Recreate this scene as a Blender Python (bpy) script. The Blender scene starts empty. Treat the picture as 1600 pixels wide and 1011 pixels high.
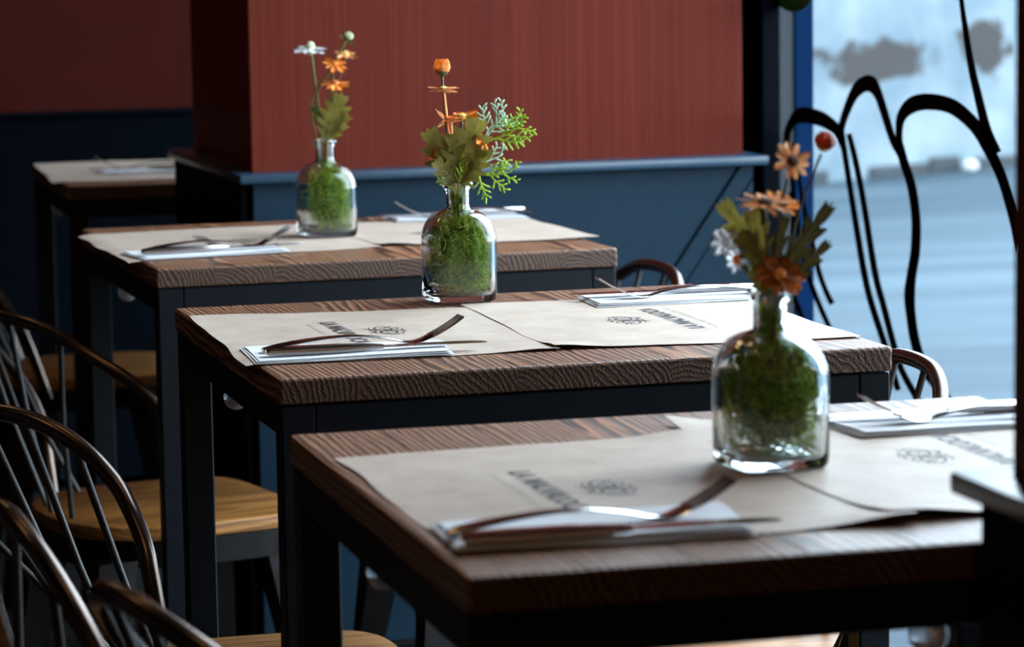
import bpy, bmesh, math, random
from mathutils import Vector, Matrix

# ------------------------------------------------------------------ camera, sky, lights, exposure
SC = bpy.context.scene
COL = SC.collection
TZ = 0.75                      # table-top height
CAMZ = 1.14265
cam_data = bpy.data.cameras.new('camera')
cam = bpy.data.objects.new('camera', cam_data)
COL.objects.link(cam)
RX = Vector((0.96281267, -0.26974524, -0.01514143))
UP = Vector((0.04797713, 0.1155555, 0.99214168))
FW = Vector((0.26587582, 0.95597303, -0.1241999))
M = Matrix((RX, UP, -FW)).transposed().to_4x4()
M.translation = Vector((0, 0, CAMZ))
cam.matrix_world = M
cam_data.sensor_width = 36.0
cam_data.lens = 4697.35 / 1600.0 * 36.0
cam_data.clip_start = 0.05
cam_data.clip_end = 200
cam_data.dof.use_dof = True
cam_data.dof.focus_distance = 3.06
cam_data.dof.aperture_fstop = 8.5
SC.camera = cam

world = bpy.data.worlds.new('overcast_sky')
SC.world = world
world.use_nodes = True
wn = world.node_tree.nodes
bg = wn['Background']
bg.inputs[0].default_value = (0.74, 0.875, 1.0, 1)
bg.inputs[1].default_value = 17.0

def lamp(name, kind, loc, energy, color, size, rot=None, portal=False, sy=None, spot=None):
    d = bpy.data.lights.new(name, kind)
    o = bpy.data.objects.new(name, d)
    COL.objects.link(o)
    o.location = loc
    d.energy = energy
    d.color = color
    if kind == 'AREA':
        d.shape = 'RECTANGLE'
        d.size = size
        d.size_y = sy or size
        if portal:
            d.cycles.is_portal = True
    else:
        d.shadow_soft_size = size
    if spot:
        d.spot_size = spot
        d.spot_blend = 0.7
    if rot:
        o.rotation_euler = rot
    return o
# warm ceiling lamps of the dining room, over the aisle and the far left corner, plus one added fill
WARM = (1.0, 0.62, 0.30)
lamp('ceiling_or_fill_lamp', 'POINT', (0.45, 1.70, 2.65), 6, WARM, 0.10)
lamp('ceiling_or_fill_lamp', 'POINT', (0.35, 3.55, 2.65), 7, WARM, 0.10)
lamp('ceiling_or_fill_lamp', 'POINT', (0.10, 4.90, 2.15), 5, WARM, 0.11)
lamp('ceiling_or_fill_lamp', 'POINT', (-0.75, 3.10, 2.45), 7, WARM, 0.06)
lamp('ceiling_or_fill_lamp', 'POINT', (-0.35, -1.30, 1.95), 36, WARM, 0.06)  # added fill light behind the camera, lifts the dark table fronts

SC.view_settings.view_transform = 'Standard'
SC.view_settings.look = 'None'
SC.view_settings.gamma = 1.0
SC.view_settings.use_curve_mapping = False
SC.view_settings.exposure = -0.3
SC.cycles.use_denoising = True
SC.cycles.max_bounces = 14
SC.cycles.transmission_bounces = 10
SC.cycles.transparent_max_bounces = 16
SC.cycles.diffuse_bounces = 5
SC.cycles.caustics_refractive = True
SC.cycles.caustics_reflective = True
SC.cycles.sample_clamp_indirect = 6.0

# ------------------------------------------------------------------ helpers
def tag(o, label=None, cat=None, group=None, kind=None):
    if label: o['label'] = label
    if cat: o['category'] = cat
    if group: o['group'] = group
    if kind: o['kind'] = kind
    return o

def thing(name, label, cat, loc=(0, 0, 0), rz=0.0, group=None):
    o = bpy.data.objects.new(name, None)
    COL.objects.link(o)
    o.empty_display_size = 0.05
    o.location = loc
    o.rotation_euler = (0, 0, rz)
    return tag(o, label, cat, group)

def link(name, me, mat=None, parent=None, loc=None, rz=None):
    o = bpy.data.objects.new(name, me)
    COL.objects.link(o)
    if mat is not None and len(me.materials) == 0:
        me.materials.append(mat)
    if parent is not None: o.parent = parent
    if loc is not None: o.location = loc
    if rz is not None: o.rotation_euler = (0, 0, rz)
    return o

def mesh_of(name, bm, smooth=False, angle=None):
    bmesh.ops.recalc_face_normals(bm, faces=bm.faces[:])
    me = bpy.data.meshes.new(name)
    bm.to_mesh(me)
    bm.free()
    if smooth:
        for p in me.polygons: p.use_smooth = True
        if angle is not None:
            me.set_sharp_from_angle(angle=angle)
    return me

def obj(name, bm, mat, parent=None, loc=None, rz=None, smooth=False, angle=None):
    return link(name, mesh_of(name, bm, smooth, angle), mat, parent, loc, rz)

def bx(bm, x0, x1, y0, y1, z0, z1, bev=0.0, seg=1):
    v = [bm.verts.new((x, y, z)) for z in (z0, z1) for y in (y0, y1) for x in (x0, x1)]
    F = [(0, 2, 3, 1), (4, 5, 7, 6), (0, 1, 5, 4), (2, 6, 7, 3), (0, 4, 6, 2), (1, 3, 7, 5)]
    fs = [bm.faces.new([v[i] for i in f]) for f in F]
    if bev > 0:
        es = list({e for f in fs for e in f.edges})
        bmesh.ops.bevel(bm, geom=es, offset=bev, segments=seg, profile=0.6, affect='EDGES')
    return bm

def prism(bm, pts, z0, z1, bev=0.0):
    """upright prism over a footprint polygon"""
    a = [bm.verts.new((x, y, z0)) for x, y in pts]
    b = [bm.verts.new((x, y, z1)) for x, y in pts]
    n = len(pts)
    fs = [bm.faces.new(a[::-1]), bm.faces.new(b)]
    for i in range(n):
        fs.append(bm.faces.new((a[i], a[(i + 1) % n], b[(i + 1) % n], b[i])))
    if bev > 0:
        es = list({e for f in fs for e in f.edges})
        bmesh.ops.bevel(bm, geom=es, offset=bev, segments=2, profile=0.6, affect='EDGES')
    return bm

def loft(bm, rings, cap=True, close=True):
    vs = [[bm.verts.new(p) for p in r] for r in rings]
    n = len(rings[0])
    for a, b in zip(vs[:-1], vs[1:]):
        for i in range(n if close else n - 1):
            j = (i + 1) % n
            bm.faces.new((a[i], a[j], b[j], b[i]))
    if cap and close:
        bm.faces.new(vs[0][::-1])
        bm.faces.new(vs[-1])
    return vs

def tube(bm, pts, r, n=10, cap=True, flat=None, upv=None):
    """sweep a round (or oval: flat=(a,b)) section along a polyline; r number or list"""
    pts = [Vector(p) for p in pts]
    m = len(pts)
    rr = r if isinstance(r, (list, tuple)) else [r] * m
    T = []
    for i in range(m):
        d = pts[min(i + 1, m - 1)] - pts[max(i - 1, 0)]
        T.append(d.normalized() if d.length > 1e-9 else Vector((0, 0, 1)))
    u = Vector(upv) if upv else (Vector((0, 0, 1)) if abs(T[0].z) < 0.9 else Vector((1, 0, 0)))
    rings = []
    for i in range(m):
        u = (u - T[i] * u.dot(T[i]))
        if u.length < 1e-6: u = Vector((0, 1, 0)) - T[i] * T[i].y
        u.normalize()
        w = T[i].cross(u)
        a, b = (rr[i], rr[i]) if flat is None else (rr[i] * flat[0], rr[i] * flat[1])
        rings.append([pts[i] + u * (a * math.sin(2 * math.pi * k / n)) + w * (b * math.cos(2 * math.pi * k / n)) for k in range(n)])
    loft(bm, rings, cap)
    return bm

def smooth_path(pts, sub=6, closed=False):
    """Catmull-Rom through points (any dimension tuples)"""
    P = [Vector(p) for p in pts]
    n = len(P)
    out = []
    for i in range(n - 1):
        p0 = P[i - 1] if i > 0 else P[0] * 2 - P[1]
        p1, p2 = P[i], P[i + 1]
        p3 = P[i + 2] if i + 2 < n else P[-1] * 2 - P[-2]
        for k in range(sub):
            t = k / sub
            out.append(0.5 * ((2 * p1) + (p2 - p0) * t + (2 * p0 - 5 * p1 + 4 * p2 - p3) * t * t + (3 * p1 - p0 - 3 * p2 + p3) * t ** 3))
    out.append(P[-1])
    return out

def copy_tree(o, parent=None):
    c = o.copy()
    COL.objects.link(c)
    c.parent = parent
    for ch in list(o.children):
        copy_tree(ch, c)
    return c

# ------------------------------------------------------------------ materials
def mat(name):
    m = bpy.data.materials.new(name)
    m.use_nodes = True
    nt = m.node_tree
    b = nt.nodes['Principled BSDF']
    return m, nt, b

def N(nt, t, **kw):
    n = nt.nodes.new(t)
    for k, v in kw.items():
        if k.startswith('i_'):
            n.inputs[k[2:].replace('_', ' ')].default_value = v
        else:
            setattr(n, k, v)
    return n

def ramp(nt, fac, stops):
    r = nt.nodes.new('ShaderNodeValToRGB')
    el = r.color_ramp.elements
    while len(el) < len(stops): el.new(0.5)
    for e, (p, c) in zip(el, stops):
        e.position = p
        e.color = (*c, 1) if len(c) == 3 else c
    nt.links.new(fac, r.inputs[0])
    return r

def plain(name, col, rough=0.5, metal=0.0, noise=0.0, nscale=40, bump=0.0, spec=0.5, bscale=None):
    m, nt, b = mat(name)
    b.inputs['Base Color'].default_value = (*col, 1)
    b.inputs['Roughness'].default_value = rough
    b.inputs['Metallic'].default_value = metal
    b.inputs['Specular IOR Level'].default_value = spec
    if noise or bump:
        tc = N(nt, 'ShaderNodeTexCoord')
        nz = N(nt, 'ShaderNodeTexNoise', i_Scale=nscale, i_Detail=5.0)
        nt.links.new(tc.outputs['Object'], nz.inputs['Vector'])
        if noise:
            lo = tuple(c * (1 - noise) for c in col)
            hi = tuple(min(1, c * (1 + noise)) for c in col)
            r = ramp(nt, nz.outputs[0], [(0.3, lo), (0.7, hi)])
            nt.links.new(r.outputs[0], b.inputs['Base Color'])
        if bump:
            bn = N(nt, 'ShaderNodeBump', i_Strength=bump, i_Distance=0.002)
            if bscale:
                n2 = N(nt, 'ShaderNodeTexNoise', i_Scale=bscale, i_Detail=3.0)
                nt.links.new(tc.outputs['Object'], n2.inputs['Vector'])
                nt.links.new(n2.outputs[0], bn.inputs['Height'])
            else:
                nt.links.new(nz.outputs[0], bn.inputs['Height'])
            nt.links.new(bn.outputs[0], b.inputs['Normal'])
    return m

def wood(name, dark, light, ring=130.0, rough=0.42, axis='Y', bump=0.5, center=(-0.03, -0.07)):
    """growth rings around an axis: long lines on the faces, arcs on the end grain"""
    m, nt, b = mat(name)
    tc = N(nt, 'ShaderNodeTexCoord')
    oi = N(nt, 'ShaderNodeObjectInfo')
    # random ring centre per board
    mul = N(nt, 'ShaderNodeVectorMath', operation='MULTIPLY')
    comb = N(nt, 'ShaderNodeCombineXYZ')
    wn_ = N(nt, 'ShaderNodeTexWhiteNoise', noise_dimensions='1D')
    nt.links.new(oi.outputs['Random'], wn_.inputs['W'])
    sub = N(nt, 'ShaderNodeVectorMath', operation='SUBTRACT')
    nt.links.new(wn_.outputs['Color'], sub.inputs[0])
    sub.inputs[1].default_value = (0.5, 0.5, 0.5)
    sc = {'Y': (0.12, 3.0, 0.05), 'X': (3.0, 0.12, 0.05)}[axis]
    nt.links.new(sub.outputs[0], mul.inputs[0])
    mul.inputs[1].default_value = sc
    add = N(nt, 'ShaderNodeVectorMath', operation='ADD')
    nt.links.new(tc.outputs['Object'], add.inputs[0])
    nt.links.new(mul.outputs[0], add.inputs[1])
    off = N(nt, 'ShaderNodeVectorMath', operation='ADD')
    off.inputs[1].default_value = (-center[0], 0, -center[1]) if axis == 'Y' else (0, -center[0], -center[1])
    nt.links.new(add.outputs[0], off.inputs[0])
    # wobble along the grain
    st = N(nt, 'ShaderNodeVectorMath', operation='MULTIPLY')
    st.inputs[1].default_value = (14, 2.2, 14) if axis == 'Y' else (2.2, 14, 14)
    nt.links.new(off.outputs[0], st.inputs[0])
    nz = N(nt, 'ShaderNodeTexNoise', i_Scale=1.0, i_Detail=3.0)
    nt.links.new(st.outputs[0], nz.inputs['Vector'])
    nsub = N(nt, 'ShaderNodeVectorMath', operation='SUBTRACT')
    nt.links.new(nz.outputs['Color'], nsub.inputs[0])
    nsub.inputs[1].default_value = (0.5, 0.5, 0.5)
    nm = N(nt, 'ShaderNodeVectorMath', operation='SCALE')
    nm.inputs['Scale'].default_value = 0.035
    nt.links.new(nsub.outputs[0], nm.inputs[0])
    pos = N(nt, 'ShaderNodeVectorMath', operation='ADD')
    nt.links.new(off.outputs[0], pos.inputs[0])
    nt.links.new(nm.outputs[0], pos.inputs[1])
    flat = N(nt, 'ShaderNodeVectorMath', operation='MULTIPLY')
    flat.inputs[1].default_value = (1, 0, 1) if axis == 'Y' else (0, 1, 1)
    nt.links.new(pos.outputs[0], flat.inputs[0])
    ln = N(nt, 'ShaderNodeVectorMath', operation='LENGTH')
    nt.links.new(flat.outputs[0], ln.inputs[0])
    fr = N(nt, 'ShaderNodeMath', operation='MULTIPLY')
    fr.inputs[1].default_value = ring
    nt.links.new(ln.outputs['Value'], fr.inputs[0])
    fc = N(nt, 'ShaderNodeMath', operation='FRACT')
    nt.links.new(fr.outputs[0], fc.inputs[0])
    # fine fibres
    st2 = N(nt, 'ShaderNodeVectorMath', operation='MULTIPLY')
    st2.inputs[1].default_value = (420, 14, 420) if axis == 'Y' else (14, 420, 420)
    nt.links.new(tc.outputs['Object'], st2.inputs[0])
    fib = N(nt, 'ShaderNodeTexNoise', i_Scale=1.0, i_Detail=4.0)
    nt.links.new(st2.outputs[0], fib.inputs['Vector'])
    mid = tuple((a * 0.55 + c * 0.45) for a, c in zip(dark, light))
    r = ramp(nt, fc.outputs[0], [(0.0, dark), (0.18, light), (0.55, mid), (0.85, dark), (1.0, dark)])
    r2 = ramp(nt, fib.outputs[0], [(0.3, (0.55, 0.55, 0.55)), (0.7, (1.15, 1.15, 1.15))])
    mx = N(nt, 'ShaderNodeMix', data_type='RGBA', blend_type='MULTIPLY')
    mx.inputs[0].default_value = 1.0
    nt.links.new(r.outputs[0], mx.inputs[6])
    nt.links.new(r2.outputs[0], mx.inputs[7])
    # board-to-board tone
    tone = N(nt, 'ShaderNodeMapRange')
    tone.inputs['To Min'].default_value = 0.92
    tone.inputs['To Max'].default_value = 1.08
    nt.links.new(oi.outputs['Random'], tone.inputs['Value'])
    mx2 = N(nt, 'ShaderNodeMix', data_type='RGBA', blend_type='MULTIPLY')
    mx2.inputs[0].default_value = 1.0
    nt.links.new(mx.outputs[2], mx2.inputs[6])
    nt.links.new(tone.outputs[0], mx2.inputs[7])
    # cut ends darker: absorbent end grain, plus shade painted into the colour
    sx = N(nt, 'ShaderNodeSeparateXYZ')
    nt.links.new(tc.outputs['Normal'], sx.inputs[0])
    ab = N(nt, 'ShaderNodeMath', operation='ABSOLUTE')
    nt.links.new(sx.outputs['Y' if axis == 'Y' else 'X'], ab.inputs[0])
    eg = N(nt, 'ShaderNodeMapRange')
    eg.inputs['From Min'].default_value = 0.75
    eg.inputs['To Min'].default_value = 1.0
    eg.inputs['To Max'].default_value = 0.36
    nt.links.new(ab.outputs[0], eg.inputs['Value'])
    mx3 = N(nt, 'ShaderNodeMix', data_type='RGBA', blend_type='MULTIPLY')
    mx3.inputs[0].default_value = 1.0
    nt.links.new(mx2.outputs[2], mx3.inputs[6])
    nt.links.new(eg.outputs[0], mx3.inputs[7])
    nt.links.new(mx3.outputs[2], b.inputs['Base Color'])
    rr = N(nt, 'ShaderNodeMapRange')
    rr.inputs['To Min'].default_value = rough - 0.07
    rr.inputs['To Max'].default_value = rough + 0.13
    nt.links.new(fib.outputs[0], rr.inputs['Value'])
    nt.links.new(rr.outputs[0], b.inputs['Roughness'])
    h = N(nt, 'ShaderNodeMath', operation='ADD')
    nt.links.new(r.outputs[0], h.inputs[0])
    nt.links.new(fib.outputs[0], h.inputs[1])
    b.inputs['Specular IOR Level'].default_value = 0.32
    bn = N(nt, 'ShaderNodeBump', i_Strength=bump, i_Distance=0.0012)
    nt.links.new(h.outputs[0], bn.inputs['Height'])
    nt.links.new(bn.outputs[0], b.inputs['Normal'])
    return m

M_table = wood('brushed_table_wood', (0.036, 0.012, 0.0055), (0.34, 0.155, 0.078), ring=190, rough=0.40, bump=0.75)
M_seat = wood('oak_seat_wood', (0.20, 0.078, 0.016), (0.40, 0.175, 0.045), ring=110, rough=0.45, axis='X', bump=0.25)

def striped_paint(name, dark, light, vert=True):
    """wallpaper with fine vertical stripes"""
    m, nt, b = mat(name)
    tc = N(nt, 'ShaderNodeTexCoord')
    st = N(nt, 'ShaderNodeVectorMath', operation='MULTIPLY')
    st.inputs[1].default_value = (260, 260, 1.2)
    nt.links.new(tc.outputs['Object'], st.inputs[0])
    nz = N(nt, 'ShaderNodeTexNoise', i_Scale=1.0, i_Detail=4.0, i_Roughness=0.7)
    nt.links.new(st.outputs[0], nz.inputs['Vector'])
    r = ramp(nt, nz.outputs[0], [(0.32, dark), (0.68, light)])
    nt.links.new(r.outputs[0], b.inputs['Base Color'])
    b.inputs['Roughness'].default_value = 0.55
    b.inputs['Specular IOR Level'].default_value = 0.06
    bn = N(nt, 'ShaderNodeBump', i_Strength=0.25, i_Distance=0.001)
    nt.links.new(nz.outputs[0], bn.inputs['Height'])
    nt.links.new(bn.outputs[0], b.inputs['Normal'])
    return m

M_red = striped_paint('brick_red_striped_wallpaper', (0.056, 0.0072, 0.0036), (0.098, 0.0148, 0.0078))
M_redp = plain('brick_red_paint', (0.058, 0.0095, 0.0068), 0.7, spec=0.05, noise=0.12, nscale=6)
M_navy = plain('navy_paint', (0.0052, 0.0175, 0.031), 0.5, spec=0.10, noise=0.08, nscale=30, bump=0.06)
M_navyshade = plain('shaded_navy_paint', (0.0009, 0.0024, 0.0050), 0.7, spec=0.04, noise=0.1, nscale=20)  # same navy with shade put into its colour, for faces turned from the window
M_ledge = plain('glossy_navy_ledge_paint', (0.012, 0.034, 0.060), 0.32, spec=0.5)
M_groove = plain('groove_black', (0.004, 0.008, 0.014), 0.7)
M_frame = plain('blue_black_window_frame', (0.0004, 0.0013, 0.0034), 0.6, spec=0.03)
M_reveal = plain('blue_painted_reveal', (0.0008, 0.0105, 0.038), 0.6, spec=0.02)
M_steel = plain('black_powder_coated_steel', (0.004, 0.005, 0.007), 0.5, spec=0.12, noise=0.15, nscale=60, bump=0.03)
M_gun = plain('gunmetal_tube', (0.10, 0.074, 0.062), 0.27, metal=1.0, noise=0.2, nscale=25)
M_spin = plain('dark_spindle_rod', (0.022, 0.018, 0.016), 0.35, spec=0.35)
M_gunp = plain('gunmetal_sheet', (0.016, 0.0145, 0.014), 0.45, metal=1.0, noise=0.2, nscale=18)
M_cut = plain('polished_cutlery_steel', (0.62, 0.60, 0.60), 0.14, metal=1.0)
M_ceil = plain('ceiling_paint', (0.04, 0.037, 0.035), 0.9)
M_wall = plain('dark_wall_paint', (0.035, 0.02, 0.018), 0.8)
M_ink = plain('black_print_ink', (0.02, 0.02, 0.022), 0.6)
M_inkl = plain('grey_print_ink', (0.12, 0.115, 0.11), 0.6)
M_vinyl = plain('black_vinyl_film', (0.0025, 0.0018, 0.0018), 0.7, spec=0.03)
M_chrome = plain('chrome', (0.75, 0.75, 0.78), 0.06, metal=1.0)

# dark floor tiles
M_floor = plain('dark_floor_tile', (0.014, 0.013, 0.014), 0.4, noise=0.25, nscale=8)

# kraft paper
def paper(name, lo, hi, transl=0.12, rough=0.55):
    m, nt, b = mat(name)
    tc = N(nt, 'ShaderNodeTexCoord')
    st = N(nt, 'ShaderNodeVectorMath', operation='MULTIPLY')
    st.inputs[1].default_value = (60, 260, 60)
    nt.links.new(tc.outputs['Object'], st.inputs[0])
    n1 = N(nt, 'ShaderNodeTexNoise', i_Scale=1.0, i_Detail=6.0, i_Roughness=0.65)
    nt.links.new(st.outputs[0], n1.inputs['Vector'])
    n2 = N(nt, 'ShaderNodeTexNoise', i_Scale=22.0, i_Detail=4.0)
    nt.links.new(tc.outputs['Object'], n2.inputs['Vector'])
    ad = N(nt, 'ShaderNodeMath', operation='ADD')
    nt.links.new(n1.outputs[0], ad.inputs[0]); nt.links.new(n2.outputs[0], ad.inputs[1])
    hf = N(nt, 'ShaderNodeMath', operation='MULTIPLY'); hf.inputs[1].default_value = 0.5
    nt.links.new(ad.outputs[0], hf.inputs[0])
    r = ramp(nt, hf.outputs[0], [(0.35, lo), (0.65, hi)])
    nt.links.new(r.outputs[0], b.inputs['Base Color'])
    b.inputs['Roughness'].default_value = rough
    b.inputs['Specular IOR Level'].default_value = 0.35
    bn = N(nt, 'ShaderNodeBump', i_Strength=0.25, i_Distance=0.0006)
    nt.links.new(hf.outputs[0], bn.inputs['Height'])
    nt.links.new(bn.outputs[0], b.inputs['Normal'])
    if transl:
        out = nt.nodes['Material Output']
        tr = N(nt, 'ShaderNodeBsdfTranslucent')
        nt.links.new(r.outputs[0], tr.inputs[0])
        mxs = N(nt, 'ShaderNodeMixShader'); mxs.inputs[0].default_value = transl
        nt.links.new(b.outputs[0], mxs.inputs[1]); nt.links.new(tr.outputs[0], mxs.inputs[2])
        nt.links.new(mxs.outputs[0], out.inputs[0])
    return m
M_kraft = paper('kraft_paper', (0.37, 0.285, 0.225), (0.51, 0.415, 0.345))
M_nap = paper('white_napkin_paper', (0.60, 0.61, 0.64), (0.70, 0.71, 0.74), 0.15, 0.8)

def leafmat(name, col, col2, transl=0.35, rough=0.5, scale=60):
    m, nt, b = mat(name)
    tc = N(nt, 'ShaderNodeTexCoord')
    nz = N(nt, 'ShaderNodeTexNoise', i_Scale=scale, i_Detail=3.0)
    nt.links.new(tc.outputs['Object'], nz.inputs['Vector'])
    r = ramp(nt, nz.outputs[0], [(0.35, col), (0.65, col2)])
    nt.links.new(r.outputs[0], b.inputs['Base Color'])
    b.inputs['Roughness'].default_value = rough
    out = nt.nodes['Material Output']
    tr = N(nt, 'ShaderNodeBsdfTranslucent')
    nt.links.new(r.outputs[0], tr.inputs[0])
    mxs = N(nt, 'ShaderNodeMixShader'); mxs.inputs[0].default_value = transl
    nt.links.new(b.outputs[0], mxs.inputs[1]); nt.links.new(tr.outputs[0], mxs.inputs[2])
    nt.links.new(mxs.outputs[0], out.inputs[0])
    return m
M_moss = leafmat('green_moss', (0.19, 0.27, 0.012), (0.46, 0.58, 0.045), 0.4, 0.6, 120)
M_mosc = leafmat('deep_green_moss', (0.055, 0.105, 0.007), (0.17, 0.27, 0.018), 0.2, 0.8, 160)
M_orange = leafmat('orange_petal', (0.90, 0.27, 0.02), (0.97, 0.46, 0.10), 0.35, 0.5, 150)
M_peach = leafmat('peach_petal', (0.93, 0.42, 0.15), (0.98, 0.64, 0.34), 0.4, 0.5, 150)
M_rust = leafmat('rust_petal', (0.42, 0.08, 0.015), (0.70, 0.24, 0.04), 0.3, 0.5, 150)
M_redbud = leafmat('red_bud_petal', (0.45, 0.04, 0.012), (0.62, 0.10, 0.02), 0.2, 0.5, 150)
M_white = leafmat('white_petal', (0.82, 0.82, 0.84), (0.90, 0.90, 0.92), 0.35, 0.5, 150)
M_pale = leafmat('pale_green_bud', (0.55, 0.62, 0.35), (0.72, 0.75, 0.50), 0.3, 0.5, 150)
M_olive = leafmat('olive_leaf', (0.19, 0.17, 0.025), (0.36, 0.31, 0.07), 0.3, 0.45, 45)
M_green = leafmat('green_stem', (0.09, 0.13, 0.02), (0.17, 0.21, 0.05), 0.2, 0.5, 90)
M_dark = leafmat('dark_stem', (0.05, 0.055, 0.015), (0.10, 0.09, 0.03), 0.1, 0.5, 90)
M_thuja = leafmat('yellow_green_thuja', (0.33, 0.52, 0.03), (0.52, 0.68, 0.07), 0.4, 0.5, 90)
M_glauc = leafmat('glaucous_thuja', (0.42, 0.60, 0.42), (0.60, 0.76, 0.58), 0.35, 0.5, 90)
M_disc = plain('brown_flower_disc', (0.10, 0.05, 0.015), 0.8, bump=0.5, nscale=900)
M_ydisc = plain('yellow_flower_disc', (0.55, 0.42, 0.10), 0.8, bump=0.5, nscale=900)

m, nt, b = mat('clear_bottle_glass')
b.inputs['Base Color'].default_value = (0.93, 0.985, 0.98, 1)
b.inputs['Roughness'].default_value = 0.0
b.inputs['IOR'].default_value = 1.47
b.inputs['Transmission Weight'].default_value = 1.0
M_glass = m

m, nt, b = mat('window_glass')
out = nt.nodes['Material Output']
fz = N(nt, 'ShaderNodeFresnel', i_IOR=1.35)
trn = N(nt, 'ShaderNodeBsdfTransparent'); trn.inputs[0].default_value = (0.95, 0.975, 0.98, 1)
gls = N(nt, 'ShaderNodeBsdfGlossy'); gls.inputs['Roughness'].default_value = 0.02
mxs = N(nt, 'ShaderNodeMixShader')
ge = N(nt, 'ShaderNodeNewGeometry')
inv = N(nt, 'ShaderNodeMath', operation='SUBTRACT'); inv.inputs[0].default_value = 1.0
nt.links.new(ge.outputs['Backfacing'], inv.inputs[1])
fm = N(nt, 'ShaderNodeMath', operation='MULTIPLY')
nt.links.new(fz.outputs[0], fm.inputs[0]); nt.links.new(inv.outputs[0], fm.inputs[1])
nt.links.new(fm.outputs[0], mxs.inputs[0]); nt.links.new(trn.outputs[0], mxs.inputs[1]); nt.links.new(gls.outputs[0], mxs.inputs[2])
nt.links.new(mxs.outputs[0], out.inputs[0])
M_pane = m

# street paving and rendered street wall
m, nt, b = mat('grey_blue_paving')
tc = N(nt, 'ShaderNodeTexCoord')
st = N(nt, 'ShaderNodeVectorMath', operation='MULTIPLY'); st.inputs[1].default_value = (0.35, 1.6, 1)
nt.links.new(tc.outputs['Object'], st.inputs[0])
nz = N(nt, 'ShaderNodeTexNoise', i_Scale=1.3, i_Detail=5.0)
nt.links.new(st.outputs[0], nz.inputs['Vector'])
r = ramp(nt, nz.outputs[0], [(0.34, (0.017, 0.030, 0.042)), (0.64, (0.037, 0.056, 0.071))])
nt.links.new(r.outputs[0], b.inputs['Base Color']); b.inputs['Roughness'].default_value = 0.8; b.inputs['Specular IOR Level'].default_value = 0.15
M_pave = m
m, nt, b = mat('stained_street_render')
tc = N(nt, 'ShaderNodeTexCoord')
nz = N(nt, 'ShaderNodeTexNoise', i_Scale=5.5, i_Detail=6.0, i_Roughness=0.62)
nt.links.new(tc.outputs['Object'], nz.inputs['Vector'])
nb = N(nt, 'ShaderNodeTexNoise', i_Scale=2.6, i_Detail=4.0)
nt.links.new(tc.outputs['Object'], nb.inputs['Vector'])
base_ = ramp(nt, nb.outputs[0], [(0.38, (0.085, 0.118, 0.140)), (0.66, (0.150, 0.180, 0.198))])
prev = base_.outputs[0]
for (sx_, sz_, wx_, wz_) in ((0.40, 0.575, 0.50, 0.135), (1.20, 0.62, 0.25, 0.20), (-0.9, 0.9, 0.5, 0.25), (2.4, 0.8, 0.6, 0.2)):
    su = N(nt, 'ShaderNodeVectorMath', operation='SUBTRACT'); su.inputs[1].default_value = (sx_, 0, sz_)
    nt.links.new(tc.outputs['Object'], su.inputs[0])
    mu = N(nt, 'ShaderNodeVectorMath', operation='MULTIPLY'); mu.inputs[1].default_value = (1 / wx_, 0, 1 / wz_)
    nt.links.new(su.outputs[0], mu.inputs[0])
    le = N(nt, 'ShaderNodeVectorMath', operation='LENGTH'); nt.links.new(mu.outputs[0], le.inputs[0])
    na = N(nt, 'ShaderNodeMath', operation='MULTIPLY_ADD'); na.inputs[1].default_value = 2.6; na.inputs[2].default_value = -0.55
    nt.links.new(nz.outputs[0], na.inputs[0])
    sb = N(nt, 'ShaderNodeMath', operation='SUBTRACT'); nt.links.new(na.outputs[0], sb.inputs[0]); nt.links.new(le.outputs['Value'], sb.inputs[1])
    rm = ramp(nt, sb.outputs[0], [(0.0, (0, 0, 0)), (0.16, (1, 1, 1))])
    mxw = N(nt, 'ShaderNodeMix', data_type='RGBA'); nt.links.new(rm.outputs[0], mxw.inputs[0])
    nt.links.new(prev, mxw.inputs[6]); mxw.inputs[7].default_value = (0.034, 0.034, 0.034, 1)
    prev = mxw.outputs[2]
nt.links.new(prev, b.inputs['Base Color']); b.inputs['Roughness'].default_value = 0.9; b.inputs['Specular IOR Level'].default_value = 0.1
M_swall = m
M_plinth = plain('dark_plinth', (0.0035, 0.0075, 0.0105), 0.7, noise=0.5, nscale=3)  # dark, randomly mottled base colour

# ------------------------------------------------------------------ room shell
def struct(name, bm, m_, parent=None, **k):
    o = obj(name, bm, m_, parent, **k)
    if parent is None: o['kind'] = 'structure'
    return o

bm = bmesh.new(); bx(bm, -3.3, 1.742, -2.9, 6.6, -0.1, 0); struct('floor', bm, M_floor)
bm = bmesh.new(); bx(bm, -3.3, 1.742, -2.9, 6.6, 3.0, 3.1); struct('ceiling', bm, M_ceil)
bm = bmesh.new(); bx(bm, -3.3, -3.2, -2.9, 6.6, 0, 3.0); struct('wall_left', bm, M_wall)
bm = bmesh.new(); bx(bm, -3.2, 1.742, -2.9, -2.8, 0, 3.0); struct('wall_front', bm, M_wall)

# far wall: red paint above a navy wainscot
bm = bmesh.new(); bx(bm, -3.2, 1.742, 6.42, 6.6, 0.0, 3.0); bw = struct('wall_back', bm, M_redp)
bm = bmesh.new(); bx(bm, -3.2, 1.70, 6.385, 6.42, 0.0, 0.80, 0.002); obj('wainscot', bm, M_navyshade, bw)
bm = bmesh.new(); bx(bm, -3.2, 1.70, 6.375, 6.42, 0.80, 0.812, 0.003); obj('ledge', bm, M_navyshade, bw)

# street facade on the right: solid strips between the window bays, a lintel over them
bm = bmesh.new()
for y0, y1 in ((-2.9, 2.1), (4.55, 5.30), (5.95, 6.6)):
    bx(bm, 1.70, 1.742, y0, y1, 0.0, 2.8)
bx(bm, 1.70, 1.742, -2.9, 6.6, 2.8, 3.1)
wr = struct('wall_right', bm, M_groove)

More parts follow.
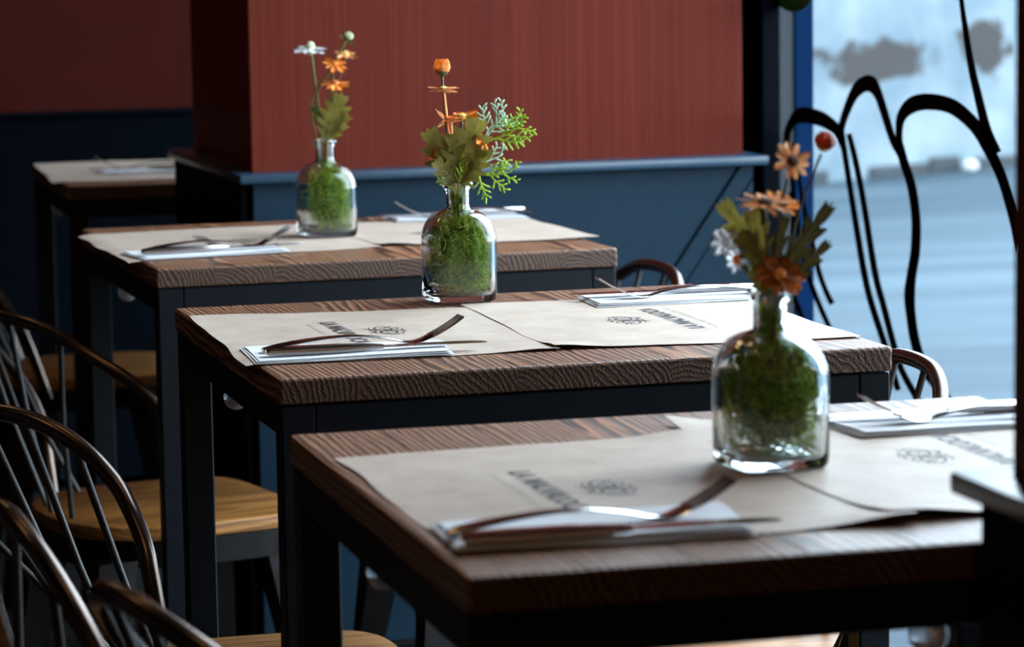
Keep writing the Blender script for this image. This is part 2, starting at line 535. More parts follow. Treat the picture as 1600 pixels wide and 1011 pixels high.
def window(n, y0, y1):
    w = thing('window_%d' % n, None, None, (1.70, y0, 0)); w['kind'] = 'structure'
    L = y1 - y0
    bm = bmesh.new(); bx(bm, 0.016, 0.022, 0.0, L, 0.06, 2.76); obj('pane', bm, M_pane, w)
    for a, bq in ((-0.035, 0.008), (L - 0.01, L + 0.07)):
        bm = bmesh.new(); bx(bm, -0.016, 0.016, a, bq, 0.0, 2.8, 0.003); obj('jamb', bm, M_frame, w)
    bm = bmesh.new(); bx(bm, -0.012, 0.03, 0.0, L, 0.0, 0.06, 0.003); obj('bottom_rail', bm, M_frame, w)
    bm = bmesh.new(); bx(bm, -0.012, 0.03, 0.0, L, 2.76, 2.8, 0.003); obj('top_rail', bm, M_frame, w)
    return w
win1 = window(1, 2.1, 4.55)
win2 = window(2, 5.30, 5.95)
# outer painted reveal of the near bay and a screw head on its inner post
bm = bmesh.new(); bx(bm, 0.0425, 0.075, 2.445, 2.54, 0.0, 2.8, 0.002); obj('outer_reveal', bm, M_reveal, win1)
bm = bmesh.new(); tube(bm, [(-0.0155, 2.475, 0.879), (-0.0185, 2.475, 0.879)], [0.004, 0.0025], 10); obj('screw_head', bm, M_frame, win1, smooth=True, angle=0.6)

# far pier: striped red wallpaper over a navy boarded wainscot with a ledge
pier = thing('pillar', None, None, (0, 0, 0)); pier['kind'] = 'structure'
bm = bmesh.new(); prism(bm, [(0.841, 4.478), (1.642, 4.515), (1.66, 5.1), (0.857, 5.095)], 0.80, 3.0, 0.0025); obj('papered_face', bm, M_red, pier)
bm = bmesh.new(); prism(bm, [(0.838, 4.472), (1.645, 4.490), (1.66, 5.09), (0.836, 5.09)], 0.0, 0.795); obj('wainscot_core', bm, M_groove, pier)
bm = bmesh.new(); prism(bm, [(0.815, 4.437), (1.666, 4.459), (1.69, 5.105), (0.811, 5.10)], 0.7955, 0.810, 0.004); obj('ledge', bm, M_ledge, pier, smooth=True, angle=0.5)
def front_board(name, xz, bev=0.0015):
    """board on the front of the wainscot, outline in x,z"""
    bm = bmesh.new()
    yf = lambda x: 4.460 + (x - 0.838) * 0.0223
    a = [bm.verts.new((x, yf(x), z)) for x, z in xz]
    c = [bm.verts.new((x, yf(x) + 0.0125, z)) for x, z in xz]
    n = len(xz)
    fs = [bm.faces.new(a), bm.faces.new(c[::-1])]
    for i in range(n): fs.append(bm.faces.new((a[i], c[i], c[(i + 1) % n], a[(i + 1) % n])))
    bmesh.ops.bevel(bm, geom=list({e for f in fs for e in f.edges}), offset=bev, segments=1, affect='EDGES')
    return obj(name, bm, M_navy, pier)
g1 = lambda z: 1.5186 + (z - 0.648) * 0.711      # first diagonal joint
front_board('wainscot_board', [(0.838, 0.0), (g1(0) - 0.0028, 0.0), (g1(0.794) - 0.0028, 0.794), (0.838, 0.794)])
front_board('brace_board', [(g1(0) + 0.0028, 0.0), (g1(0) + 0.0395, 0.0), (1.6455, 0.776), (1.6455, 0.794), (g1(0.794) + 0.0028, 0.794)], 0.001)
front_board('wainscot_board', [(g1(0) + 0.0405, 0.0), (1.6455, 0.0), (1.6455, 0.7725)], 0.0006)
bm = bmesh.new(); bx(bm, 0.822, 0.836, 4.475, 5.088, 0.0, 0.794, 0.002); obj('side_board', bm, M_navyshade, pier)

# near pier: only its end pokes into the right of the view
pier2 = thing('pillar', None, None, (0, 0, 0)); pier2['kind'] = 'structure'
bm = bmesh.new(); bx(bm, 0.795, 1.69, 1.02, 1.70, 0.80, 3.0, 0.003); obj('papered_face', bm, M_red, pier2)
bm = bmesh.new(); bx(bm, 0.779, 1.68, 1.0, 1.712, 0.0, 0.795, 0.003); obj('wainscot_core', bm, M_navyshade, pier2)
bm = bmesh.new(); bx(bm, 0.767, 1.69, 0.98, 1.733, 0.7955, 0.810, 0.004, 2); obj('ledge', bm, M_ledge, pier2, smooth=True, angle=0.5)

# street outside
bm = bmesh.new(); bx(bm, 1.742, 40, -30, 40, -0.1, -0.001)
so = struct('street_pavement', bm, M_pave)
d = Vector((6.471 - 5.261, 13.935 - 13.405, 0)).normalized()
nrm = Vector((-d.y, d.x, 0))
P0 = Vector((5.261, 13.405, 0))
sw = thing('street_wall', None, None, P0, math.atan2(d.y, d.x)); sw['kind'] = 'structure'
bm = bmesh.new(); bx(bm, -6, 14, 0.02, 0.4, 0.0, 2.6); obj('rendered_wall', bm, M_swall, sw)
random.seed(5)
x = -2.0
while x < 8:
    L = random.uniform(0.18, 0.5)
    bm = bmesh.new(); bx(bm, x, x + L - 0.01, 0.0, 0.02, 0.0, random.uniform(0.05, 0.10), 0.004)
    obj('plinth_stone', bm, M_plinth, sw)
    x += L + (random.uniform(0.1, 0.3) if random.random() < 0.45 else 0)

bm = bmesh.new(); bmesh.ops.create_icosphere(bm, subdivisions=2, radius=0.04)
for v in bm.verts: v.co.z *= 0.8
tag(obj('pebble', bm, plain('white_stone', (0.35, 0.36, 0.37), 0.8), None, P0 + d * 1.0 - nrm * 0.06 + Vector((0, 0, 0.03)), smooth=True), 'small white round stone at the foot of the street wall outside', 'stone')

# ------------------------------------------------------------------ brush drawing on the window glass
DRAWING = {'arch1': ([(4.5255, 0.8238), (4.5224, 0.8445), (4.485, 0.875), (4.44, 0.8863), (4.3633, 0.8839), (4.3127, 0.8746), (4.2865, 0.8661), (4.2709, 0.8562)], [(4.4941, 0.8175), (4.4938, 0.84), (4.4682, 0.8566), (4.4235, 0.861), (4.3635, 0.8591), (4.3128, 0.851), (4.2918, 0.8394), (4.2762, 0.8267)]),
 'arch2': ([(4.2917, 0.861), (4.2865, 0.871), (4.2708, 0.8913), (4.2449, 0.9176), (4.2143, 0.9371), (4.1741, 0.9462), (4.142, 0.9427), (4.1201, 0.9256), (4.0959, 0.8967), (4.0743, 0.8688), (4.0576, 0.8493), (4.034, 0.8321)], [(4.2709, 0.8465), (4.2657, 0.8585), (4.2579, 0.8705), (4.2398, 0.8889), (4.2118, 0.9103), (4.1742, 0.9215), (4.147, 0.9141), (4.1274, 0.8952), (4.1031, 0.8673), (4.0838, 0.8477), (4.0623, 0.8341), (4.0339, 0.8173)]),
 'arch3': ([(4.0623, 0.8434), (4.0671, 0.8646), (4.06, 0.8947), (4.0155, 0.9199), (3.9425, 0.9285), (3.8587, 0.924), (3.7925, 0.9051), (3.7527, 0.8845), (3.6992, 0.8411), (3.6708, 0.8088), (3.6347, 0.7673)], [(4.0293, 0.8287), (4.0411, 0.8576), (4.0341, 0.884), (3.997, 0.8987), (3.9424, 0.905), (3.8737, 0.9029), (3.807, 0.8842), (3.7649, 0.8595), (3.7193, 0.8242), (3.6865, 0.7819), (3.6539, 0.729)]),
 'legA': ([(4.5239, 0.8253), (4.5043, 0.7857), (4.4877, 0.7316), (4.4641, 0.675), (4.4362, 0.6293), (4.3973, 0.5902), (4.3456, 0.5514), (4.3028, 0.5224)], [(4.4984, 0.8282), (4.4845, 0.7879), (4.468, 0.734), (4.4419, 0.6784), (4.4147, 0.6335), (4.3768, 0.5953), (4.3259, 0.557), (4.2837, 0.5282)]),
 'legB': ([(4.4924, 0.8242), (4.4688, 0.7778), (4.4453, 0.7255), (4.4191, 0.6848), (4.3864, 0.6342), (4.3562, 0.6046), (4.3277, 0.5842)], [(4.4728, 0.8265), (4.4522, 0.78), (4.4262, 0.7284), (4.3976, 0.6886), (4.3653, 0.6384), (4.3362, 0.6097), (4.306, 0.5905)]),
 'legC': ([(4.5019, 0.7473), (4.4927, 0.6658), (4.4935, 0.5872), (4.4732, 0.5637), (4.4563, 0.549), (4.4341, 0.5271)], [(4.4876, 0.7486), (4.4756, 0.6676), (4.4707, 0.5903), (4.4517, 0.5686), (4.435, 0.5542), (4.4129, 0.5322)]),
 'legD': ([(4.2954, 0.8598), (4.2825, 0.8383), (4.2491, 0.7595), (4.2096, 0.6674), (4.1868, 0.6248), (4.164, 0.595), (4.1243, 0.5524), (4.0877, 0.5103), (4.0672, 0.4856)], [(4.2672, 0.8632), (4.2594, 0.841), (4.2263, 0.7626), (4.1847, 0.6714), (4.1623, 0.6295), (4.1402, 0.6005), (4.1009, 0.5582), (4.0646, 0.516), (4.0465, 0.4907)]),
 'legE': ([(4.2576, 0.8531), (4.2334, 0.8158), (4.2006, 0.7544), (4.1668, 0.6715), (4.1467, 0.6338), (4.1244, 0.6054), (4.0878, 0.5542), (4.0583, 0.5193), (4.0032, 0.4858), (3.959, 0.4621)], [(4.2377, 0.8561), (4.211, 0.819), (4.1783, 0.7576), (4.1423, 0.6755), (4.1227, 0.6385), (4.1008, 0.6104), (4.0646, 0.5596), (4.0364, 0.5259), (3.983, 0.4932), (3.9394, 0.4697)]),
 'legF': ([(4.0667, 0.8483), (4.0521, 0.8226), (4.0241, 0.7897), (4.008, 0.7446), (4.0113, 0.6989), (4.0251, 0.6625), (4.0346, 0.6326), (4.0273, 0.6024), (4.0103, 0.5632), (3.9729, 0.5266), (3.9189, 0.5055), (3.8675, 0.4929)], [(4.0391, 0.8526), (4.0205, 0.8283), (3.9923, 0.7947), (3.9757, 0.7481), (3.9767, 0.701), (3.9904, 0.6641), (3.9948, 0.6366), (3.9925, 0.6081), (3.9766, 0.5708), (3.9444, 0.5363), (3.8984, 0.5154), (3.8521, 0.5015)]),
 'stemG': ([(3.9082, 1.325), (3.8827, 1.2452), (3.8637, 1.166), (3.8492, 1.0959), (3.8436, 1.0608), (3.8325, 1.0222), (3.815, 0.9724), (3.7912, 0.9266), (3.7676, 0.8853), (3.7429, 0.8526)], [(3.9017, 1.325), (3.8741, 1.2453), (3.8531, 1.1663), (3.8365, 1.0964), (3.8288, 1.0616), (3.8137, 1.0237), (3.7923, 0.975), (3.7649, 0.9303), (3.738, 0.8907), (3.7047, 0.8609)])}
draw = thing('window_drawing', 'black brush-line drawing of long arched fingers stuck on the street window', 'window decal', (1.7155, 1.74, 0))
def ribbon(name, A, B, m_):
    a = smooth_path([(0, y, z) for y, z in A], 5)
    b = smooth_path([(0, y, z) for y, z in B], 5)
    bm = bmesh.new()
    off = Vector((0, -1.74, 0))
    rows = [[p + off + Vector((-0.0006, 0, 0)), q + off + Vector((-0.0006, 0, 0)), q + off, p + off] for p, q in zip(a, b)]
    loft(bm, rows)
    return obj(name, bm, m_, draw)
for k, (A, B) in DRAWING.items():
    ribbon('brush_stroke', A, B, M_vinyl)
M_gvin = plain('dark_green_vinyl_film', (0.012, 0.11, 0.022), 0.4)
GREEN = [(4.396, 1.066), (4.4023, 1.0542), (4.4202, 1.044), (4.4471, 1.0369), (4.4793, 1.034), (4.5118, 1.0359), (4.5396, 1.0423), (4.5583, 1.0523), (4.5648, 1.0643), (4.558, 1.0765), (4.5391, 1.0869), (4.5112, 1.0938), (4.4787, 1.0963), (4.4466, 1.0941), (4.4198, 1.0875), (4.4021, 1.0777)]
bm = bmesh.new()
pts = smooth_path([(0, y - 1.74, z) for y, z in GREEN + GREEN[:1]], 3)[:-1]
a = [bm.verts.new((-0.0006, p.y, p.z)) for p in pts]; c = [bm.verts.new((0, p.y, p.z)) for p in pts]
bm.faces.new(a); bm.faces.new(c[::-1])
for i in range(len(a)): bm.faces.new((a[i], c[i], c[(i + 1) % len(a)], a[(i + 1) % len(a)]))
tag(obj('green_shape', bm, M_gvin, draw), 'dark green rounded shape at the top')

# ------------------------------------------------------------------ tables
TW, TD, TH = 0.61, 0.594, 0.0245
NP = 8
PW = TW / NP
def plank_mesh(left, right):
    bm = bmesh.new()
    rb = lambda e: 0.0035 if e else 0.0006
    # section in x,z with rounded outer corners, swept along y with rounded ends
    def section(inset, drop):
        x0, x1 = 0.0, PW
        L, R = rb(left), rb(right)
        i0 = inset if left else inset * 0.0
        i1 = inset if right else inset * 0.0
        z1, z0 = -drop, -TH + drop * 0.6
        return [(x0 + i0 + L, z1), (x1 - i1 - R, z1), (x1 - i1 - R * 0.3, z1 - R * 0.3), (x1 - i1, z1 - R), (x1 - i1, z0 + 0.001),
                (x1 - i1 - 0.001, z0), (x0 + i0 + 0.001, z0), (x0 + i0, z0 + 0.001), (x0 + i0, z1 - L), (x0 + i0 + L * 0.3, z1 - L * 0.3)]
    ys = [(0.0, 0.0028, 0.0028), (0.0008, 0.0010, 0.0010), (0.0030, 0, 0)] + [(TD * k / 6, 0, 0) for k in range(1, 6)] + [(TD - 0.003, 0, 0), (TD - 0.0008, 0.001, 0.001), (TD, 0.0028, 0.0028)]
    loft(bm, [[(px_, y, pz) for px_, pz in section(i, dr)] for y, i, dr in ys])
    return mesh_of('plank', bm)
plank_l, plank_m, plank_r = plank_mesh(True, False), plank_mesh(False, False), plank_mesh(False, True)
APH, LEG = 0.030, 0.032
def table(label, x, y, rz):
    t = thing('cafe_table', label, 'table', (x, y, 0), rz, 'square wooden cafe tables in a row')
    for k in range(NP):
        me = plank_l if k == 0 else plank_r if k == NP - 1 else plank_m
        link('plank', me, M_table, t, (k * PW, 0, TZ))
    z1 = TZ - TH - 0.0015
    e = 0.002
    for px_ in (e, TW - e - LEG):
        for py_ in (e, TD - e - LEG):
            bm = bmesh.new(); bx(bm, px_, px_ + LEG, py_, py_ + LEG, 0.0, z1, 0.0015); obj('leg', bm, M_steel, t)
    for py_ in (e, TD - e - LEG):
        bm = bmesh.new(); bx(bm, e + LEG, TW - e - LEG, py_, py_ + LEG, z1 - APH, z1, 0.0015); obj('apron', bm, M_steel, t)
    for px_ in (e, TW - e - LEG):
        bm = bmesh.new(); bx(bm, px_, px_ + LEG, e + LEG, TD - e - LEG, z1 - APH, z1, 0.0015); obj('apron', bm, M_steel, t)
    for kx, ky in ((0.02, 0.335), (0.32, 0.02), (TW - 0.02, 0.26), (0.3, TD - 0.02)):
        bm = bmesh.new()
        prof = [(0.006, 0.0), (0.012, -0.002), (0.0135, -0.008), (0.0125, -0.014), (0.009, -0.019), (0.004, -0.0215)]
        loft(bm, [[(r_ * math.cos(a_ * math.pi / 8), r_ * math.sin(a_ * math.pi / 8), z_) for a_ in range(16)] for r_, z_ in prof])
        obj('apron_knob', bm, M_knob, t, (kx, ky, z1 - APH), smooth=True, angle=0.9)
    return t
M_knob, nt_, b_ = mat('clear_plastic_knob')
b_.inputs['Base Color'].default_value = (0.8, 0.82, 0.85, 1); b_.inputs['Roughness'].default_value = 0.12
b_.inputs['Transmission Weight'].default_value = 0.55; b_.inputs['IOR'].default_value = 1.45
TAB = {'C': (0.4674, 1.7947, -0.0109), 'B': (0.5283, 2.7051, 0.0003), 'A': (0.5742, 3.7222, 0.0229), 'Z': (0.6455, 5.125, -0.0122)}
tabs = {
 'C': table('nearest square wooden table, in front, beside the dark near pillar', *TAB['C']),
 'B': table('second wooden table from the front, its bottle at the far edge in sharp focus', *TAB['B']),
 'A': table('third wooden table from the front, pushed up to the red and navy pillar', *TAB['A']),
 'Z': table('farthest wooden table, half hidden behind the red pillar in the dark corner', *TAB['Z']),
}
def at(t, x, y, z=0.0):
    X, Y, r_ = TAB[t]
    c_, s_ = math.cos(r_), math.sin(r_)
    return (X + c_ * x - s_ * y, Y + s_ * x + c_ * y, TZ + z)

# ------------------------------------------------------------------ paper place mats with print
def sm(a, b, x):
    t_ = max(0.0, min(1.0, (x - a) / (b - a))); return t_ * t_ * (3 - 2 * t_)
def text_mesh(body, size, sx=1.0):
    cu = bpy.data.curves.new('t', 'FONT'); cu.body = body; cu.size = size; cu.align_x = 'CENTER'; cu.resolution_u = 3; cu.offset = 0.0007
    o = bpy.data.objects.new('t', cu); COL.objects.link(o)
    dg = bpy.context.evaluated_depsgraph_get(); dg.update()
    me = bpy.data.meshes.new_from_object(o.evaluated_get(dg))
    bpy.data.objects.remove(o); bpy.data.curves.remove(cu)
    vs = [Vector((v.co.x * sx, v.co.y, 0)) for v in me.vertices]
    fs = [tuple(p.vertices) for p in me.polygons]
    bpy.data.meshes.remove(me)
    return vs, fs
TXT = text_mesh('LA MALVALOCA', 0.0245)
_w = max(v.x for v in TXT[0]) - min(v.x for v in TXT[0])
TXT = ([Vector((v.x * 0.177 / _w, v.y, 0)) for v in TXT[0]], TXT[1])
# tiny strapline too small to read: a row of tick strokes
def tick_row(rnd):
    vs, fs = [], []
    x_ = -0.088
    while x_ < 0.088:
        if rnd.random() > 0.14:
            h_ = 0.0046
            segs = rnd.choice([[(0, 0, 0, 1)], [(0, 0, 0, 1), (0, 1, .8, 1)], [(0, 0, 0, 1), (0, 0, .8, 0)], [(0, 0, .4, 1), (.4, 1, .8, 0)], [(0, 1, .8, 1), (.8, 0, .8, 1)]])
            for (a0, b0, a1, b1) in segs:
                p = Vector((x_ + a0 * 0.003, b0 * h_, 0)); q = Vector((x_ + a1 * 0.003, b1 * h_, 0))
                dd = (q - p).normalized(); nn = Vector((-dd.y, dd.x, 0)) * 0.0003
                i = len(vs); vs += [p - nn, q - nn, q + nn, p + nn]; fs.append((i, i + 1, i + 2, i + 3))
        x_ += 0.0048
    return vs, fs
# scrolled flourish
def flourish():
    vs, fs = [], []
    def stroke(pts, w0, w1):
        P = smooth_path([(x, y, 0) for x, y in pts], 5)
        n = len(P)
        base = len(vs)
        for i, p in enumerate(P):
            t_ = (P[min(i + 1, n - 1)] - P[max(i - 1, 0)]).normalized()
            nn = Vector((-t_.y, t_.x, 0)) * ((w0 + (w1 - w0) * i / (n - 1)) * 0.65)
            vs.extend([p - nn, p + nn])
        for i in range(n - 1):
            k = base + 2 * i; fs.append((k, k + 2, k + 3, k + 1))
    for s_ in (-1, 1):
        f = lambda L: [(s_ * x, y) for x, y in L]
        stroke(f([(0.002, 0.004), (0.010, 0.010), (0.018, 0.009), (0.021, 0.003), (0.017, -0.001), (0.013, 0.002), (0.015, 0.005)]), .0022, .0007)
        stroke(f([(0.004, -0.003), (0.012, -0.007), (0.022, -0.006), (0.030, -0.001), (0.034, 0.005), (0.031, 0.008), (0.028, 0.005)]), .0024, .0007)
        stroke(f([(0.003, 0.010), (0.009, 0.016), (0.017, 0.017), (0.024, 0.013)]), .0018, .0006)
        stroke(f([(0.022, 0.004), (0.028, 0.012), (0.035, 0.012)]), .0016, .0006)
        stroke(f([(0.002, -0.009), (0.010, -0.014), (0.019, -0.013), (0.026, -0.010)]), .0019, .0006)
        stroke(f([(0.010, -0.010), (0.014, -0.017), (0.020, -0.018)]), .0014, .0006)
        stroke(f([(0.001, 0.017), (0.005, 0.021), (0.011, 0.020)]), .0015, .0005)
    stroke([(-0.006, 0.001), (-0.001, 0.008), (0.004, 0.003), (0.0, -0.003), (-0.005, -0.010), (0.0, -0.016), (0.004, -0.012)], .0022, .0008)
    stroke([(-0.008, 0.0), (0.0, 0.002), (0.009, -0.001)], .002, .001)
    return vs, fs
FLO = flourish()

def place_mat(t, name_lab, corners, zoff, lifts, right, seed, prints=True, dx=0.0, dy=0.0):
    """corners bl, fl, fr, br in table coordinates; lifts = (x, y, radius, height)"""
    bl, fl, fr, br = [Vector((*c_, 0)) for c_ in corners]
    rnd = random.Random(seed)
    ph = [rnd.uniform(0, 6.28) for _ in range(8)]
    TX, TY, TR = TAB[t]
    mt = thing('paper_place_mat', name_lab, 'place mat', at(t, 0, 0), TR, 'kraft paper place mats on the tables')
    def height(x, y):
        z = zoff + 0.0005 * (1 + math.sin(x * 23 + ph[0]) * math.sin(y * 17 + ph[1]))
        for lx, ly, lr, lh in lifts:
            z += lh * math.exp(-((x - lx) ** 2 + (y - ly) ** 2) / (lr * lr))
        if x < 0: z += -0.10 * (-x) * 0.6 - 4 * x * x + 0.0004
        return z
    n = 44
    def P(u, v, lo):
        a = bl.lerp(fl, v); b2 = br.lerp(fr, v)
        p = a.lerp(b2, u)
        w = 0.0016
        if v in (0, 1): p.y += w * (math.sin(u * 19 + ph[2]) * 0.5 + math.sin(u * 7 + ph[3]))
        if u in (0, 1): p.x += w * (math.sin(v * 17 + ph[4]) * 0.5 + math.sin(v * 9 + ph[5]))
        return (p.x, p.y, height(p.x, p.y) - (0.00025 if lo else 0))
    bm = bmesh.new()
    top = [[bm.verts.new(P(i / n, j / n, False)) for i in range(n + 1)] for j in range(n + 1)]
    bot = [[bm.verts.new(P(i / n, j / n, True)) for i in range(n + 1)] for j in range(n + 1)]
    for j in range(n):
        for i in range(n):
            bm.faces.new((top[j][i], top[j][i + 1], top[j + 1][i + 1], top[j + 1][i]))
            bm.faces.new((bot[j][i], bot[j + 1][i], bot[j + 1][i + 1], bot[j][i + 1]))
    rim_ = [(0, i) for i in range(n)] + [(j, n) for j in range(n)] + [(n, n - i) for i in range(n)] + [(n - j, 0) for j in range(n)]
    for k in range(len(rim_)):
        a, b2 = rim_[k], rim_[(k + 1) % len(rim_)]
        bm.faces.new((top[a[0]][a[1]], bot[a[0]][a[1]], bot[b2[0]][b2[1]], top[b2[0]][b2[1]]))
    obj('paper_sheet', bm, M_kraft, mt, smooth=True, angle=0.8)
    if prints:
        def lay(vf, cx, cy, mname, m_):
            # text runs along -y for the left diner, +y for the right one
            vs, fs = vf
            bm = bmesh.new()
            bv = []
            for v in vs:
                if not right: x, y = cx + v.y, cy - v.x
                else: x, y = cx - v.y, cy + v.x
                bv.append(bm.verts.new((x, y, height(x, y) + 0.00035)))
            for f in fs:
                try: bm.faces.new([bv[i] for i in f])
                except ValueError: pass
            bmesh.ops.remove_doubles(bm, verts=bm.verts[:], dist=1e-6)
            obj(mname, bm, m_, mt)
        if not right:
            lay(TXT, 0.121 + dx, 0.303 + dy, 'printed_name', M_ink)
            lay(tick_row(rnd), 0.104 + dx, 0.303 + dy, 'printed_strapline', M_inkl)
            lay(FLO, 0.171 + dx, 0.300 + dy, 'printed_flourish', M_ink)
        else:
            lay(TXT, 0.484 + dx, 0.281 + dy, 'printed_name', M_ink)
            lay(tick_row(rnd), 0.501 + dx, 0.281 + dy, 'printed_strapline', M_inkl)
            lay(FLO, 0.430 + dx, 0.282 + dy, 'printed_flourish', M_ink)
    return mt
place_mat('B', 'left place mat on the second table, printed side under the bent fork', [(0.002, 0.508), (-0.012, 0.097), (0.298, 0.090), (0.312, 0.462)], 0.0006, [(0.28, 0.09, 0.03, 0.002)], False, 1)
place_mat('B', 'right place mat on the second table, its print upside down to the camera', [(0.303, 0.487), (0.292, 0.094), (0.604, 0.068), (0.612, 0.47)], 0.0012, [(0.295, 0.10, 0.035, 0.004)], True, 2)
place_mat('A', 'left place mat on the third table, corner overhanging the table edge', [(-0.021, 0.497), (-0.018, 0.098), (0.326, 0.139), (0.32, 0.515)], 0.0006, [(0.33, 0.14, 0.03, 0.001)], False, 3)
place_mat('A', 'right place mat on the third table, nearest the pillar ledge', [(0.315, 0.505), (0.330, 0.150), (0.630, 0.124), (0.628, 0.47)], 0.0012, [(0.345, 0.15, 0.03, 0.003), (0.63, 0.124, 0.05, 0.002)], True, 4)
place_mat('C', 'left place mat on the nearest table, front corner curling up', [(0.011, 0.462), (0.013, 0.075), (0.332, 0.070), (0.318, 0.482)], 0.0006, [(0.33, 0.065, 0.045, 0.007), (0.30, 0.485, 0.03, 0.004)], False, 5, dx=0.0, dy=-0.035)
place_mat('C', 'right place mat on the nearest table, between bottle and near pillar', [(0.305, 0.535), (0.318, 0.080), (0.612, 0.070), (0.61, 0.50)], 0.0013, [(0.33, 0.075, 0.05, 0.007), (0.30, 0.54, 0.03, 0.006)], True, 6, dx=0.012, dy=0.03)
place_mat('Z', 'place mat on the farthest table in the corner', [(0.0, 0.575), (-0.016, 0.085), (0.30, 0.08), (0.31, 0.575)], 0.0006, [], False, 7, prints=False)
place_mat('Z', 'place mat on the farthest table, behind the pillar edge', [(0.312, 0.57), (0.302, 0.082), (0.60, 0.08), (0.605, 0.57)], 0.0012, [], True, 8, prints=False)

# ------------------------------------------------------------------ napkins and cutlery
def napkin(t, label, corners, zb, seed, flip=False):
    bl, fl, fr, br = [Vector((*c_, 0)) for c_ in corners]
    rnd = random.Random(seed)
    TX, TY, TR = TAB[t]
    nk = thing('paper_napkin', label, 'napkin', at(t, 0, 0), TR, 'folded white paper napkins under the cutlery')
    for layer in range(3):
        ph = [rnd.uniform(0, 6.28) for _ in range(4)]
        ins = 0.0025 * layer
        bm = bmesh.new()
        n, mm = 18, 10
        def P(u, v, d):
            p = bl.lerp(fl, v).lerp(br.lerp(fr, v), u)
            c_ = (bl + fl + br + fr) / 4
            p = p + (c_ - p).normalized() * ins * (1 if layer else 0)
            open_ = (1 - u) if flip else u
            z = zb + 0.0010 * layer + 0.0008 * layer * open_ ** 2 * v + 0.0005 * (1 + math.sin(u * 5 + ph[0]) * math.cos(v * 4 + ph[1]))
            return (p.x, p.y, z - d)
        top = [[bm.verts.new(P(i / n, j / mm, 0)) for i in range(n + 1)] for j in range(mm + 1)]
        bot = [[bm.verts.new(P(i / n, j / mm, 0.0007)) for i in range(n + 1)] for j in range(mm + 1)]
        for j in range(mm):
            for i in range(n):
                bm.faces.new((top[j][i], top[j][i + 1], top[j + 1][i + 1], top[j + 1][i]))
                bm.faces.new((bot[j][i], bot[j + 1][i], bot[j + 1][i + 1], bot[j][i + 1]))
        rim_ = [(0, i) for i in range(n)] + [(j, n) for j in range(mm)] + [(mm, n - i) for i in range(n)] + [(mm - j, 0) for j in range(mm)]
        for k in range(len(rim_)):
            a, b2 = rim_[k], rim_[(k + 1) % len(rim_)]
            bm.faces.new((top[a[0]][a[1]], bot[a[0]][a[1]], bot[b2[0]][b2[1]], top[b2[0]][b2[1]]))
        obj('folded_layer', bm, M_nap, nk, smooth=True, angle=0.8)
    return nk

def fork_proto():
    """handle end at x=0, tines towards +x"""
    t = thing('fork', None, 'fork', (0, 0, 0), 0, 'forks resting on the napkins')
    spine = smooth_path([(0, 0, 0.0022), (0.03, 0, 0.0072), (0.065, 0, 0.0106), (0.095, 0, 0.0108), (0.125, 0, 0.0070), (0.145, 0, 0.0024), (0.158, 0, 0.0024), (0.172, 0, 0.0075)], 5)
    def width(x): return 0.0105 - 0.0062 * sm(0.01, 0.115, x) + 0.0075 * sm(0.135, 0.17, x)
    bm = bmesh.new()
    rings = []
    for i, p in enumerate(spine):
        w = width(p.x) * (0.55 if i == 0 else 0.85 if i == 1 else 1.0); h = 0.0013 + 0.0006 * (1 - sm(0.0, 0.12, p.x))
        rings.append([(p.x, w * c_, p.z + h * s_) for c_, s_ in ((-1, 0), (-.7, -.8), (0, -1), (.7, -.8), (1, 0), (.7, .8), (0, 1), (-.7, .8))])
    loft(bm, rings)
    obj('handle', bm, M_cut, t, smooth=True, angle=0.7)
    tp = smooth_path([(0.170, 0, 0.0068), (0.181, 0, 0.0118), (0.193, 0, 0.0185), (0.203, 0, 0.0250)], 5)
    for k in range(4):
        y0 = (k - 1.5) * 0.0061
        bm = bmesh.new()
        n = len(tp)
        rings = []
        for i, p in enumerate(tp):
            w = 0.0017 * (1 - 0.45 * (i / (n - 1)) ** 2); h = 0.0010
            yy = y0 * (0.93 + 0.07 * i / (n - 1))
            rings.append([(p.x, yy - w, p.z - h), (p.x, yy + w, p.z - h), (p.x, yy + w, p.z + h), (p.x, yy - w, p.z + h)])
        loft(bm, rings)
        obj('tine', bm, M_cut, t, smooth=True, angle=0.5)
    return t
def knife_proto():
    t = thing('table_knife', None, 'knife', (0, 0, 0), 0, 'table knives resting on the napkins')
    bm = bmesh.new()
    rings = []
    for x, w, h in ((0, .0050, .0022), (0.002, .0072, .0034), (0.03, .0080, .0040), (0.07, .0076, .0040), (0.095, .0062, .0034), (0.108, .0046, .0026), (0.116, .0042, .0016)):
        rings.append([(x, w * c_, 0.0042 + h * s_) for c_, s_ in ((-1, -.35), (-.75, -1), (.75, -1), (1, -.35), (1, .35), (.75, 1), (-.75, 1), (-1, .35))])
    loft(bm, rings)
    obj('handle', bm, M_cut, t, smooth=True, angle=0.6)
    bm = bmesh.new()
    rings = []
    for x, a, b2 in ((0.114, -.0042, .0042), (0.124, -.0062, .0072), (0.150, -.0068, .0092), (0.185, -.0068, .0090), (0.205, -.0066, .0066), (0.215, -.0062, .0020), (0.2185, -.0056, -.0030)):
        rings.append([(x, a, 0.0036), (x, a, 0.0050), (x, b2, 0.0045), (x, b2, 0.0041)])
    loft(bm, rings)
    obj('blade', bm, M_cut, t, smooth=True, angle=0.4)
    return t
forks, knives = [], []
def put(proto, t, x, y, z, rz, label):
    first = (proto is fork0 and not forks) or (proto is knife0 and not knives)
    o = proto if first else copy_tree(proto)
    (forks if proto is fork0 else knives).append(o)
    o.location = at(t, x, y, z)
    o.rotation_euler = (0, 0, TAB[t][2] + rz)
    o['label'] = label
fork0, knife0 = fork_proto(), knife_proto()
NZ = 0.0054
